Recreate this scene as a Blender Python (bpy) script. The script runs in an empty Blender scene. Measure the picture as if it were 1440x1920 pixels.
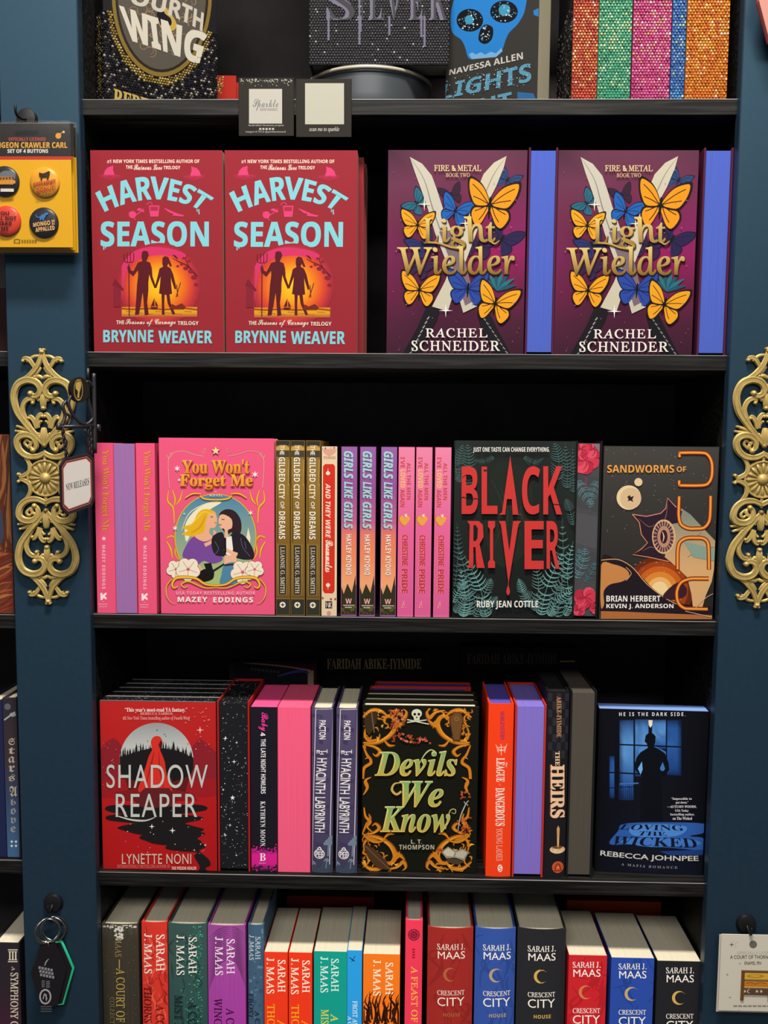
import bpy, bmesh, math, random
from mathutils import Vector, Matrix, Euler
from mathutils.geometry import tessellate_polygon

SC = bpy.context.scene
COL = SC.collection
rnd = random.Random(7)

# ------------------------------------------------------------------ camera
FPX = 2034.378                      # focal length in pixels of the 1440 x 1920 frame
CAM_LOC = Vector((0.40694, -1.35491, 1.15108))
CAM_ROT = Euler((math.pi / 2 - 0.10851, -0.00824, 0.02877), 'XYZ')
PPY = 960 + 107.253                 # principal point row
cam_data = bpy.data.cameras.new('camera')
cam = bpy.data.objects.new('camera', cam_data)
COL.objects.link(cam)
cam.location = CAM_LOC
cam.rotation_euler = CAM_ROT
cam_data.sensor_fit = 'AUTO'
cam_data.sensor_width = 36.0
cam_data.lens = FPX / 1920 * 36.0
cam_data.shift_y = (PPY - 960) / 1920
cam_data.clip_start = 0.05
SC.camera = cam

# ------------------------------------------------------------------ world, lamps, exposure
SC.view_settings.view_transform = 'Standard'
SC.view_settings.look = 'None'
SC.view_settings.gamma = 1.0
SC.view_settings.exposure = 0.3
SC.view_settings.use_curve_mapping = False
world = bpy.data.worlds.new('shop_ambient')
SC.world = world
world.use_nodes = True
bg = world.node_tree.nodes['Background']
bg.inputs['Color'].default_value = (0.80, 0.90, 1.0, 1)
bg.inputs['Strength'].default_value = 0.20


def area_lamp(name, loc, target, sx, sy, power, color):
    d = bpy.data.lights.new(name, 'AREA')
    d.shape = 'RECTANGLE'
    d.size, d.size_y = sx, sy
    d.energy = power
    d.color = color
    o = bpy.data.objects.new(name, d)
    COL.objects.link(o)
    o.location = loc
    o.rotation_euler = (Vector(target) - Vector(loc)).to_track_quat('-Z', 'Y').to_euler()
    return o


area_lamp('ceiling_lamp', (0.40, -0.95, 3.0), (0.39, 0.0, 0.95), 0.62, 0.22, 82, (1.0, 0.94, 0.85))
area_lamp('front_fill', (0.30, -3.2, 2.9), (0.39, 0.0, 0.9), 3.0, 0.8, 62, (1.0, 0.96, 0.90))  # added soft fill from the front, standing for the shop's other unseen lights

# illumination estimated for each row of the case, used to read ink colours off the photograph
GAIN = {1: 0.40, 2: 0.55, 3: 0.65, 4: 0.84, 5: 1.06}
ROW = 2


def s2l(c):
    return c / 12.92 if c <= 0.04045 else ((c + 0.055) / 1.055) ** 2.4


def lin(h):
    h = h.lstrip('#')
    return tuple(s2l(int(h[i:i + 2], 16) / 255) for i in (0, 2, 4))


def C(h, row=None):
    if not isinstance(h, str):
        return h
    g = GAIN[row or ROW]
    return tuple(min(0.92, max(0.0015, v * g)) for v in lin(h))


def mixc(a, b, t):
    a, b = C(a), C(b)
    return tuple(a[i] + (b[i] - a[i]) * t for i in range(3))


# ------------------------------------------------------------------ photograph pixel -> point on an upright plane
CAM_M = CAM_ROT.to_matrix()


def ray(px, py):
    return CAM_M @ Vector(((px - 720) / FPX, -(py - PPY) / FPX, -1.0))


def hit(px, py, p0=(0, 0, 0), yaw=0.0):
    """the point seen at a pixel on the upright plane through p0 whose right-hand direction is turned by yaw"""
    n = Vector((math.sin(yaw), -math.cos(yaw), 0))
    d = ray(px, py)
    t = (Vector(p0) - CAM_LOC).dot(n) / d.dot(n)
    return CAM_LOC + d * t


def at(px, py, y):
    return hit(px, py, (0, y, 0))


# ------------------------------------------------------------------ materials
MATS = {}


def new_mat(name):
    m = bpy.data.materials.new(name)
    m.use_nodes = True
    return m, m.node_tree, m.node_tree.nodes['Principled BSDF']


def simple(name, h, rough=0.5, metal=0.0, spec=0.5, row=None, noise=0.0, nscale=60, bump=0.0, coat=0.0, stretch=None):
    if name in MATS:
        return MATS[name]
    m, nt, b = new_mat(name)
    c = C(h, row)
    b.inputs['Roughness'].default_value = rough
    b.inputs['Metallic'].default_value = metal
    b.inputs['Specular IOR Level'].default_value = spec
    b.inputs['Coat Weight'].default_value = coat
    tc = nt.nodes.new('ShaderNodeTexCoord')
    mp = nt.nodes.new('ShaderNodeMapping')
    nt.links.new(tc.outputs['Object'], mp.inputs['Vector'])
    if stretch:
        mp.inputs['Scale'].default_value = stretch
    nz = nt.nodes.new('ShaderNodeTexNoise')
    nz.inputs['Scale'].default_value = nscale
    nz.inputs['Detail'].default_value = 6
    nt.links.new(mp.outputs['Vector'], nz.inputs['Vector'])
    rp = nt.nodes.new('ShaderNodeValToRGB')
    rp.color_ramp.elements[0].position = 0.3
    rp.color_ramp.elements[1].position = 0.72
    rp.color_ramp.elements[0].color = (*[v * (1 - noise) for v in c], 1)
    rp.color_ramp.elements[1].color = (*[min(1, v * (1 + noise)) for v in c], 1)
    nt.links.new(nz.outputs['Fac'], rp.inputs['Fac'])
    nt.links.new(rp.outputs['Color'], b.inputs['Base Color'])
    if bump:
        bp = nt.nodes.new('ShaderNodeBump')
        bp.inputs['Strength'].default_value = bump
        bp.inputs['Distance'].default_value = 0.001
        nt.links.new(nz.outputs['Fac'], bp.inputs['Height'])
        nt.links.new(bp.outputs['Normal'], b.inputs['Normal'])
    MATS[name] = m
    return m


def ink_mat(name, rough, spec=0.4, coat=0.0, metal=0.0, fleck=0.06):
    """printed stock: the colour comes from the ink stored on the mesh"""
    if name in MATS:
        return MATS[name]
    m, nt, b = new_mat(name)
    a = nt.nodes.new('ShaderNodeAttribute')
    a.attribute_name = 'ink'
    nz = nt.nodes.new('ShaderNodeTexNoise')
    nz.inputs['Scale'].default_value = 900
    nz.inputs['Detail'].default_value = 2
    tc = nt.nodes.new('ShaderNodeTexCoord')
    nt.links.new(tc.outputs['Object'], nz.inputs['Vector'])
    mr = nt.nodes.new('ShaderNodeMapRange')
    mr.inputs['To Min'].default_value = 1 - fleck
    mr.inputs['To Max'].default_value = 1 + fleck
    nt.links.new(nz.outputs['Fac'], mr.inputs['Value'])
    vm = nt.nodes.new('ShaderNodeVectorMath')
    vm.operation = 'SCALE'
    nt.links.new(a.outputs['Color'], vm.inputs[0])
    nt.links.new(mr.outputs['Result'], vm.inputs['Scale'])
    nt.links.new(vm.outputs['Vector'], b.inputs['Base Color'])
    b.inputs['Roughness'].default_value = rough
    b.inputs['Specular IOR Level'].default_value = spec
    b.inputs['Coat Weight'].default_value = coat
    b.inputs['Metallic'].default_value = metal
    MATS[name] = m
    return m


INK = ink_mat('printed_matte_stock', 0.5, 0.07)
INK_GLOSS = ink_mat('printed_gloss_stock', 0.34, 0.15)
GEM = ink_mat('rhinestone_facets', 0.18, 0.32, metal=0.15, fleck=0.0)


def pages_mat(h, axis, row):
    key = 'pages_%s_%s_%d' % (h, axis, row)
    if key in MATS:
        return MATS[key]
    st = {'x': (1, 0.004, 0.004), 'y': (0.004, 1, 0.004)}[axis]
    m = simple(key, h, 0.8, row=row, noise=0.10, nscale=1400, bump=0.25, spec=0.15, stretch=st)
    return m


# ------------------------------------------------------------------ mesh builder: verts with an ink colour
class MB:
    def __init__(s):
        s.v, s.f, s.c, s.mi = [], [], [], []

    def add(s, verts, faces, col, mi=0):
        n = len(s.v)
        s.v += [tuple(p) for p in verts]
        if col and isinstance(col[0], (tuple, list)):
            s.c += list(col)
        else:
            s.c += [col] * len(verts)
        s.f += [tuple(i + n for i in f) for f in faces]
        s.mi += [mi] * len(faces)

    def box(s, x0, x1, y0, y1, z0, z1, col, ch=0.0004, mi=0):
        ch = min(ch, (x1 - x0) * .3, (y1 - y0) * .3, (z1 - z0) * .3)
        vs, idx = [], {}
        X, Y, Z = (x0, x1), (y0, y1), (z0, z1)
        for i in (0, 1):
            for j in (0, 1):
                for k in (0, 1):
                    sx, sy, sz = (1 - 2 * i) * ch, (1 - 2 * j) * ch, (1 - 2 * k) * ch
                    for ax in range(3):
                        p = [X[i] + sx, Y[j] + sy, Z[k] + sz]
                        p[ax] = (X[i], Y[j], Z[k])[ax]
                        idx[i, j, k, ax] = len(vs)
                        vs.append(p)
        fs = []
        for a in (0, 1):
            fs.append([idx[a, j, k, 0] for j, k in ((0, 0), (1, 0), (1, 1), (0, 1))])
            fs.append([idx[i, a, k, 1] for i, k in ((0, 0), (1, 0), (1, 1), (0, 1))])
            fs.append([idx[i, j, a, 2] for i, j in ((0, 0), (1, 0), (1, 1), (0, 1))])
            for b in (0, 1):
                fs.append([idx[0, a, b, 1], idx[1, a, b, 1], idx[1, a, b, 2], idx[0, a, b, 2]])
                fs.append([idx[a, 0, b, 0], idx[a, 1, b, 0], idx[a, 1, b, 2], idx[a, 0, b, 2]])
                fs.append([idx[a, b, 0, 0], idx[a, b, 1, 0], idx[a, b, 1, 1], idx[a, b, 0, 1]])
                for c in (0, 1):
                    fs.append([idx[a, b, c, 0], idx[a, b, c, 1], idx[a, b, c, 2]])
        cx, cy, cz = (x0 + x1) / 2, (y0 + y1) / 2, (z0 + z1) / 2
        out = []
        for f in fs:
            p = [Vector(vs[i]) for i in f]
            nrm = (p[1] - p[0]).cross(p[2] - p[0])
            mid = sum(p, Vector()) / len(p) - Vector((cx, cy, cz))
            out.append(f if nrm.dot(mid) > 0 else f[::-1])
        s.add(vs, out, col, mi)

    def tube(s, pts, rad, col=(1, 1, 1), n=8, closed=False, flat=None, mi=0):
        """swept round section; rad may be a list; flat = (axis vector, factor) squashes the section"""
        P = [Vector(p) for p in pts]
        m = len(P)
        R = rad if isinstance(rad, (list, tuple)) else [rad] * m
        vs = []
        up = None
        for i in range(m):
            a = P[(i - 1) % m] if (closed or i > 0) else P[i]
            b = P[(i + 1) % m] if (closed or i < m - 1) else P[i]
            t = (b - a).normalized()
            if up is None:
                up = Vector((0, 1, 0)) if abs(t.y) < 0.9 else Vector((1, 0, 0))
            sd = t.cross(up).normalized()
            up = sd.cross(t).normalized()
            for k in range(n):
                an = 2 * math.pi * k / n
                o = sd * math.cos(an) * R[i] + up * math.sin(an) * R[i]
                if flat:
                    ax = Vector(flat[0])
                    o = o - ax * o.dot(ax) * (1 - flat[1])
                vs.append(P[i] + o)
        fs = []
        for i in range(m if closed else m - 1):
            j = (i + 1) % m
            for k in range(n):
                k2 = (k + 1) % n
                fs.append((i * n + k, i * n + k2, j * n + k2, j * n + k))
        if not closed:
            fs.append(tuple(range(n))[::-1])
            fs.append(tuple((m - 1) * n + k for k in range(n)))
        s.add(vs, fs, col, mi)

    def lathe(s, prof, n=32, cen=(0, 0, 0), axis='z', col=(1, 1, 1), mi=0):
        """prof: (radius, height) pairs turned about an axis"""
        vs, fs = [], []
        for r, h in prof:
            for k in range(n):
                a = 2 * math.pi * k / n
                x, y = r * math.cos(a), r * math.sin(a)
                p = {'z': (x, y, h), 'y': (x, -h, y)}[axis]
                vs.append((p[0] + cen[0], p[1] + cen[1], p[2] + cen[2]))
        for i in range(len(prof) - 1):
            for k in range(n):
                k2 = (k + 1) % n
                fs.append((i * n + k, i * n + k2, (i + 1) * n + k2, (i + 1) * n + k))
        fs.append(tuple(range(n))[::-1])
        fs.append(tuple((len(prof) - 1) * n + k for k in range(n)))
        s.add(vs, fs, col, mi)

    def prism(s, outline, y0, y1, col=(1, 1, 1), mi=0):
        """outline in (x, z), extruded from y0 to y1"""
        n = len(outline)
        vs = [(x, y0, z) for x, z in outline] + [(x, y1, z) for x, z in outline]
        tri = tessellate_polygon([[Vector((x, z, 0)) for x, z in outline]])
        fs = [tuple(t) for t in tri] + [tuple(i + n for i in t)[::-1] for t in tri]
        fs += [(i, (i + 1) % n, (i + 1) % n + n, i + n) for i in range(n)]
        s.add(vs, fs, col, mi)

    def build(s, name, mats, parent=None, smooth=False, fix=False):
        me = bpy.data.meshes.new(name)
        me.from_pydata(s.v, [], s.f)
        if not isinstance(mats, (list, tuple)):
            mats = [mats]
        for m in mats:
            me.materials.append(m)
        at_ = me.attributes.new('ink', 'FLOAT_COLOR', 'POINT')
        flat = []
        for c in s.c:
            flat += [c[0], c[1], c[2], 1.0]
        at_.data.foreach_set('color', flat)
        me.polygons.foreach_set('material_index', s.mi)
        if smooth:
            me.polygons.foreach_set('use_smooth', [True] * len(s.f))
        if fix:
            b = bmesh.new()
            b.from_mesh(me)
            bmesh.ops.recalc_face_normals(b, faces=b.faces)
            b.to_mesh(me)
            b.free()
        me.update()
        o = bpy.data.objects.new(name, me)
        COL.objects.link(o)
        if parent:
            o.parent = parent
        return o


def smooth_by_angle(o, deg=35):
    me = o.data
    me.polygons.foreach_set('use_smooth', [True] * len(me.polygons))
    b = bmesh.new()
    b.from_mesh(me)
    for e in b.edges:
        if len(e.link_faces) == 2 and e.calc_face_angle(0) > math.radians(deg):
            e.smooth = False
    b.to_mesh(me)
    b.free()


def tag(o, label=None, cat=None, group=None, kind=None):
    if label:
        o['label'] = label
    if cat:
        o['category'] = cat
    if group:
        o['group'] = group
    if kind:
        o['kind'] = kind
    return o


def empty(name, loc, yaw=0.0):
    o = bpy.data.objects.new(name, None)
    o.empty_display_size = 0.02
    COL.objects.link(o)
    o.location = loc
    o.rotation_euler = (0, 0, yaw)
    return o


def copy_tree(o, loc, label, group=None, yaw=None):
    r = o.copy()
    COL.objects.link(r)
    r.location = loc
    if yaw is not None:
        r.rotation_euler = (0, 0, yaw)
    r['label'] = label
    if group:
        r['group'] = group
    for ch in list(o.children):
        c = ch.copy()
        COL.objects.link(c)
        c.parent = r
        for g in list(ch.children):
            d = g.copy()
            COL.objects.link(d)
            d.parent = c
    return r


# ------------------------------------------------------------------ lettering
def _alpha(upper, lower, digits=None, holes=None):
    holes = holes or {}

    def f(s):
        out = ''
        for ch in s:
            if ch in holes:
                out += holes[ch]
            elif 'A' <= ch <= 'Z':
                out += chr(upper + ord(ch) - 65)
            elif 'a' <= ch <= 'z' and lower:
                out += chr(lower + ord(ch) - 97)
            elif ch.isdigit() and digits:
                out += chr(digits + int(ch))
            else:
                out += ch
        return out
    return f


FACES = {
    'sans': lambda s: s,
    'bold': _alpha(0x1D5D4, 0x1D5EE, 0x1D7EC),
    'boldit': _alpha(0x1D63C, 0x1D656, 0x1D7EC),
    'serifb': _alpha(0x1D400, 0x1D41A, 0x1D7CE),
    'ital': _alpha(0x1D434, 0x1D44E, 0x1D7CE, {'h': '\u210e'}),
    'serif': _alpha(0x1D434, 0x1D44E, 0x1D7CE, {'h': '\u210e'}),   # set upright again below
    'bi': _alpha(0x1D468, 0x1D482, 0x1D7CE),
    'script': _alpha(0x1D4D0, 0x1D4EA),
    'frak': _alpha(0x1D56C, 0x1D586),
}
_glyphs = {}


def glyphs(s, face='sans', off=0.0, res=3, space=1.0):
    key = (s, face, off, res, space)
    if key in _glyphs:
        return _glyphs[key]
    cu = bpy.data.curves.new('lettering', 'FONT')
    cu.body = FACES[face](s)
    cu.offset = off
    cu.resolution_u = res
    cu.space_character = space
    cu.fill_mode = 'FRONT'
    if face == 'serif':
        cu.shear = -0.27
    o = bpy.data.objects.new('lettering', cu)
    COL.objects.link(o)
    ev = o.evaluated_get(bpy.context.evaluated_depsgraph_get())
    me = ev.to_mesh()
    vs = [(v.co.x, v.co.y) for v in me.vertices]
    fs = [tuple(p.vertices) for p in me.polygons]
    ev.to_mesh_clear()
    bpy.data.objects.remove(o)
    bpy.data.curves.remove(cu)
    x0, x1 = min(v[0] for v in vs), max(v[0] for v in vs)
    y0, y1 = min(v[1] for v in vs), max(v[1] for v in vs)
    w, h = max(1e-6, x1 - x0), max(1e-6, y1 - y0)
    vs = [((x - x0) / w, (y - y0) / h) for x, y in vs]
    _glyphs[key] = (vs, fs, w, h)
    return _glyphs[key]


def spline(P, n=6, closed=False):
    P = [tuple(p) for p in P]
    m = len(P)
    if m < 3:
        return P
    out = []
    for i in range(m if closed else m - 1):
        p0 = P[(i - 1) % m] if (closed or i > 0) else P[i]
        p1 = P[i]
        p2 = P[(i + 1) % m]
        p3 = P[(i + 2) % m] if (closed or i + 2 < m) else p2
        for k in range(n):
            t = k / n
            out.append(tuple(0.5 * (2 * p1[d] + (p2[d] - p0[d]) * t + (2 * p0[d] - 5 * p1[d] + 4 * p2[d] - p3[d]) * t * t
                                    + (3 * p1[d] - p0[d] - 3 * p2[d] + p3[d]) * t ** 3) for d in range(len(p1))))
    if not closed:
        out.append(P[-1])
    return out


EPS = 0.00002       # thickness of one layer of ink


class Art:
    """printed artwork; positions are read off the photograph and laid on the cover's own plane"""

    def __init__(s, mb, origin, yaw, rect, surf=None, y=0.0, inset=0.0006):
        s.mb, s.o, s.yaw = mb, Vector(origin), yaw
        s.r = (rect[0] + inset, rect[1] - inset, rect[2] + inset, rect[3] - inset)
        s.surf, s.y, s.lv = surf, y, 1
        s.cx, s.cy, s.cs = 0, 0, 1.0
        s.u = Vector((math.cos(yaw), math.sin(yaw), 0))

    def crop(s, x, y, k):
        s.cx, s.cy, s.cs = x, y, k
        return s

    def up(s, n=1):
        s.lv += n
        return s

    def w(s, p):
        h = hit(s.cx + p[0] / s.cs, s.cy + p[1] / s.cs, s.o + Vector((-math.sin(s.yaw), math.cos(s.yaw), 0)) * s.y, s.yaw) - s.o
        return h.dot(s.u), h.z

    def loc(s, ab):
        x = min(max(ab[0], s.r[0]), s.r[1])
        z = min(max(ab[1], s.r[2]), s.r[3])
        y = s.y + (s.surf(x) if s.surf else 0.0)
        return (x, y - s.lv * EPS, z)

    def mesh(s, pts, faces, col):
        if col and isinstance(col[0], (tuple, list)):
            c = [C(k) for k in col]
        elif isinstance(col, list):
            c = [C(k) for k in col]
        else:
            c = C(col)
        s.lv += 0.2
        L = [s.w(p) for p in pts]
        if s.surf:                      # follow a rounded spine: cut wide faces into narrow ones
            L, faces, c = s.follow(L, faces, c)
        s.mb.add([s.loc(p) for p in L], faces, c)

    def follow(s, L, faces, c):
        lim = (s.r[1] - s.r[0]) / 7
        per = isinstance(c, list)
        V, F, K = list(L), [], (list(c) if per else None)
        todo = []
        for f in faces:
            todo += [(f[0], f[i], f[i + 1]) for i in range(1, len(f) - 1)]
        while todo:
            t = todo.pop()
            xs = [V[i][0] for i in t]
            if max(xs) - min(xs) <= lim or len(V) > 60000:
                F.append(t)
                continue
            e = max(range(3), key=lambda k: abs(V[t[k]][0] - V[t[(k + 1) % 3]][0]))
            a, b, d = t[e], t[(e + 1) % 3], t[(e + 2) % 3]
            V.append(((V[a][0] + V[b][0]) / 2, (V[a][1] + V[b][1]) / 2))
            if per:
                K.append(tuple((K[a][i] + K[b][i]) / 2 for i in range(3)))
            m = len(V) - 1
            todo += [(a, m, d), (m, b, d)]
        return V, F, (K if per else c)

    def poly(s, pts, col, sm=False, n=5):
        if sm:
            pts = spline(pts, n, True)
        tri = tessellate_polygon([[Vector((p[0], p[1], 0)) for p in pts]])
        s.mesh(pts, [tuple(t) for t in tri], col)
        return s

    def rect(s, x0, y0, x1, y1, col):
        s.mesh([(x0, y0), (x1, y0), (x1, y1), (x0, y1)], [(0, 1, 2, 3)], col)
        return s

    def vgrad(s, x0, y0, x1, y1, stops, nx=1):
        """vertical blend of printed colours: stops = [(t, hex)]"""
        pts, cols, fs = [], [], []
        for t, h in stops:
            for i in range(nx + 1):
                pts.append((x0 + (x1 - x0) * i / nx, y0 + (y1 - y0) * t))
                cols.append(C(h))
        m = nx + 1
        for r in range(len(stops) - 1):
            for i in range(nx):
                fs.append((r * m + i, r * m + i + 1, (r + 1) * m + i + 1, (r + 1) * m + i))
        s.mesh(pts, fs, cols)
        return s

    def radial(s, x, y, rx, ry, stops, n=36):
        pts, cols, fs = [(x, y)], [C(stops[0][1])], []
        for t, h in stops[1:]:
            for k in range(n):
                a = 2 * math.pi * k / n
                pts.append((x + rx * t * math.cos(a), y + ry * t * math.sin(a)))
                cols.append(C(h))
        for k in range(n):
            fs.append((0, 1 + k, 1 + (k + 1) % n))
        for r in range(len(stops) - 2):
            for k in range(n):
                k2 = (k + 1) % n
                fs.append((1 + r * n + k, 1 + r * n + k2, 1 + (r + 1) * n + k2, 1 + (r + 1) * n + k))
        s.mesh(pts, fs, cols)
        return s

    def disc(s, x, y, r, col, ry=None, n=20, a0=0.0):
        ry = ry or r
        pts = [(x + r * math.cos(2 * math.pi * k / n + a0), y + ry * math.sin(2 * math.pi * k / n + a0)) for k in range(n)]
        s.mesh(pts, [tuple(range(n))], col)
        return s

    def line(s, pts, wd, col, sm=True, n=5, closed=False):
        """a drawn stroke; wd a number or (start, middle, end)"""
        if sm and len(pts) > 2:
            pts = spline(pts, n, closed)
        m = len(pts)
        out = []
        for i, p in enumerate(pts):
            a = pts[(i - 1) % m] if (closed or i > 0) else p
            b = pts[(i + 1) % m] if (closed or i < m - 1) else p
            dx, dy = b[0] - a[0], b[1] - a[1]
            L = math.hypot(dx, dy) or 1
            t = i / max(1, m - 1)
            if isinstance(wd, (tuple, list)):
                k = wd[0] + (wd[1] - wd[0]) * t * 2 if t < 0.5 else wd[1] + (wd[2] - wd[1]) * (t * 2 - 1)
            else:
                k = wd
            out += [(p[0] - dy / L * k / 2, p[1] + dx / L * k / 2), (p[0] + dy / L * k / 2, p[1] - dx / L * k / 2)]
        fs = [(2 * i, 2 * i + 1, 2 * i + 3, 2 * i + 2) for i in range(m - 1)]
        if closed:
            fs.append((2 * m - 2, 2 * m - 1, 1, 0))
        s.mesh(out, fs, col)
        return s

    def star(s, x, y, r, col, k=4, inner=0.25, a0=-math.pi / 2):
        pts = []
        for i in range(2 * k):
            q = r if i % 2 == 0 else r * inner
            pts.append((x + q * math.cos(a0 + math.pi * i / k), y + q * math.sin(a0 + math.pi * i / k)))
        return s.poly(pts, col)

    def dots(s, x0, y0, x1, y1, n, r, col, seed=1, cond=None):
        q = random.Random(seed)
        for _ in range(n):
            x, y = q.uniform(x0, x1), q.uniform(y0, y1)
            if cond and not cond(x, y):
                continue
            k = r * q.uniform(0.5, 1.3)
            s.disc(x, y, k, col, n=6)
        return s

    def T(s, t, x0, y0, x1, y1, col, face='sans', off=0.0, rot=0, res=3, slant=0.0, space=1.0):
        """lettering filling the box; rot=1 reads downwards"""
        if rot:
            B = [(x0, y0), (x0, y1)]
            U = [(x1, y0), (x1, y1)]
        else:
            B = [(x0, y1), (x1, y1)]
            U = [(x0 + slant, y0), (x1 + slant, y0)]
        return s.TE(t, B, U, col, face, off, res, space)

    def TE(s, t, B, U, col, face='sans', off=0.0, res=3, space=1.0):
        """lettering between a lower curve B and an upper curve U (2 or 3 points each)"""
        vs, fs, w_, h_ = glyphs(t, face, 0.0, res, space)
        shifts = [(0, 0)] if off <= 0.006 else [(i * off * .6 / w_, j * off * .5 / h_) for i, j in ((-1, -1), (1, -1), (1, 1), (-1, 1))]

        def q(P, u):
            if len(P) == 2:
                return P[0][0] + (P[1][0] - P[0][0]) * u, P[0][1] + (P[1][1] - P[0][1]) * u
            # parabola through three points, the middle one at u = 0.5
            a, b, c = (1 - u) * (1 - 2 * u), 4 * u * (1 - u), u * (2 * u - 1)
            return a * P[0][0] + b * P[1][0] + c * P[2][0], a * P[0][1] + b * P[1][1] + c * P[2][1]
        if isinstance(col, (tuple, list)) and isinstance(col[0], str):      # blend from foot to head
            col = [mixc(col[0], col[1], v) for u, v in vs]
        for du, dv in shifts:                                               # a heavier cut is printed four times, barely shifted
            pts = []
            for u, v in vs:
                u, v = u + du, v + dv
                b, t_ = q(B, u), q(U, u)
                pts.append((b[0] + (t_[0] - b[0]) * v, b[1] + (t_[1] - b[1]) * v))
            s.mesh(pts, fs, col)
        return s

# ================================================================== the setting
W = 0.785
ZS = {1: 1.5708, 2: 1.27033, 3: 0.94225, 4: 0.6018, 5: 0.262}     # top faces of the shelves
TH = 0.0185
DEPTH = 0.285
POST_Y = -0.014


def wood_black():
    m, nt, b = new_mat('black_woodgrain_laminate')
    tc = nt.nodes.new('ShaderNodeTexCoord')
    mp = nt.nodes.new('ShaderNodeMapping')
    mp.inputs['Scale'].default_value = (5, 90, 150)
    nz = nt.nodes.new('ShaderNodeTexNoise')
    nz.inputs['Scale'].default_value = 1.6
    nz.inputs['Detail'].default_value = 7
    nz.inputs['Distortion'].default_value = 0.5
    rp = nt.nodes.new('ShaderNodeValToRGB')
    rp.color_ramp.elements[0].position = 0.42
    rp.color_ramp.elements[0].color = (0.0035, 0.0033, 0.0032, 1)
    rp.color_ramp.elements[1].position = 0.75
    rp.color_ramp.elements[1].color = (0.022, 0.0205, 0.019, 1)
    nt.links.new(tc.outputs['Object'], mp.inputs['Vector'])
    nt.links.new(mp.outputs['Vector'], nz.inputs['Vector'])
    nt.links.new(nz.outputs['Fac'], rp.inputs['Fac'])
    nt.links.new(rp.outputs['Color'], b.inputs['Base Color'])
    bp = nt.nodes.new('ShaderNodeBump')
    bp.inputs['Strength'].default_value = 0.35
    bp.inputs['Distance'].default_value = 0.0006
    nt.links.new(nz.outputs['Fac'], bp.inputs['Height'])
    nt.links.new(bp.outputs['Normal'], b.inputs['Normal'])
    b.inputs['Roughness'].default_value = 0.5
    b.inputs['Specular IOR Level'].default_value = 0.14
    return m


BLACKWOOD = wood_black()
BACKING = simple('black_back_board', '#4e4849', 0.8, spec=0.1, noise=0.15, nscale=30)
BLUE = simple('blue_painted_board', '#24384a', 0.42, spec=0.40, noise=0.06, nscale=140, bump=0.06)
WORN_HIGHLIGHT = simple('worn_shelf_edge_highlight', '#7d7a76', 0.45, noise=0.45, nscale=14, row=3)  # worn edge banding; its pale grey also paints in the lip's highlight line
BLUE.node_tree.nodes['Principled BSDF'].inputs['Specular Tint'].default_value = (0.42, 0.80, 1.0, 1)
FLOORM = simple('brown_floor_boards', '#5a4a3c', 0.5, noise=0.25, nscale=4, stretch=(1, 12, 1))
WALLM = simple('dark_wall_paint', '#2a2c30', 0.8, noise=0.05)


def board(name, x0, x1, y0, y1, z0, z1, m, parent=None, kind=None, ch=0.0008):
    b = MB()
    b.box(x0, x1, y0, y1, z0, z1, (0.5, 0.5, 0.5), ch)
    o = b.build(name, m, parent)
    if kind:
        o['kind'] = kind
    return o


board('floor', -2.0, 2.8, -4.0, 0.32, -0.05, 0.0, FLOORM, kind='structure')
board('wall_back', -2.0, 2.8, 0.32, 0.40, 0.0, 3.3, WALLM, kind='structure')
# blue posts, their edges read off the photograph
lx = at(20, 900, POST_Y).x
board('trim_1', lx, 0.0, POST_Y, 0.006, 0.0, 2.3, BLUE, kind='structure', ch=0.0012)
board('trim_2', W, W + 0.093, POST_Y, 0.006, 0.0, 2.3, BLUE, kind='structure', ch=0.0012)


def bookcase(x0, x1, zs, label):
    r = empty('bookcase', ((x0 + x1) / 2, 0.0, 0.0))
    cx = (x0 + x1) / 2

    def bd(n, a0, a1, b0, b1, c0, c1, m):
        return board(n, a0 - cx, a1 - cx, b0, b1, c0, c1, m, r)
    bd('side_panel', x0 - 0.018, x0, 0.0065, DEPTH, 0.0, 2.2, BLACKWOOD)
    bd('side_panel', x1, x1 + 0.018, 0.0065, DEPTH, 0.0, 2.2, BLACKWOOD)
    bd('back_panel', x0 - 0.018, x1 + 0.018, DEPTH, DEPTH + 0.006, 0.0, 2.2, BACKING)
    for z in zs:
        bd('shelf_board', x0 + 0.0002, x1 - 0.0002, 0.0, DEPTH - 0.0002, z - TH, z, BLACKWOOD)
        bd('edge_strip', x0 + 0.0002, x1 - 0.0002, -0.0006, 0.0004, z - 0.0011, z + 0.0001, WORN_HIGHLIGHT)
    bd('top_panel', x0, x1, 0.0, DEPTH - 0.0002, 2.18, 2.2, BLACKWOOD)
    bd('plinth', x0, x1, 0.03, 0.048, 0.0, 0.07, BLACKWOOD)
    tag(r, label, 'bookcase')
    return r


bookcase(-0.004, W + 0.006, list(ZS.values()) + [0.09, 1.98], 'black woodgrain bookcase standing between the two blue posts')

# ================================================================== books
SIZES = []


def place(quad, row, y, yaw=0.0):
    """base point, width and height of a book front from its four corners in the photograph"""
    mx = sum(q[0] for q in quad) / 4
    my = sum(q[1] for q in quad) / 4
    p0 = at(mx, my, y)
    P = [hit(q[0], q[1], p0, yaw) for q in quad]
    u = Vector((math.cos(yaw), math.sin(yaw), 0))
    L = (P[0].dot(u) + P[3].dot(u)) / 2
    R = (P[1].dot(u) + P[2].dot(u)) / 2
    z0 = (ZS[row] if row in ZS else row) + 0.0003
    h = (P[0].z + P[1].z) / 2 - z0
    base = p0 + u * ((L + R) / 2 - p0.dot(u))
    base.z = z0
    return base, R - L, h


def crop_quad(crop, quad):
    x, y, k = crop
    return [(x + q[0] / k, y + q[1] / k) for q in quad]


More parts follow.
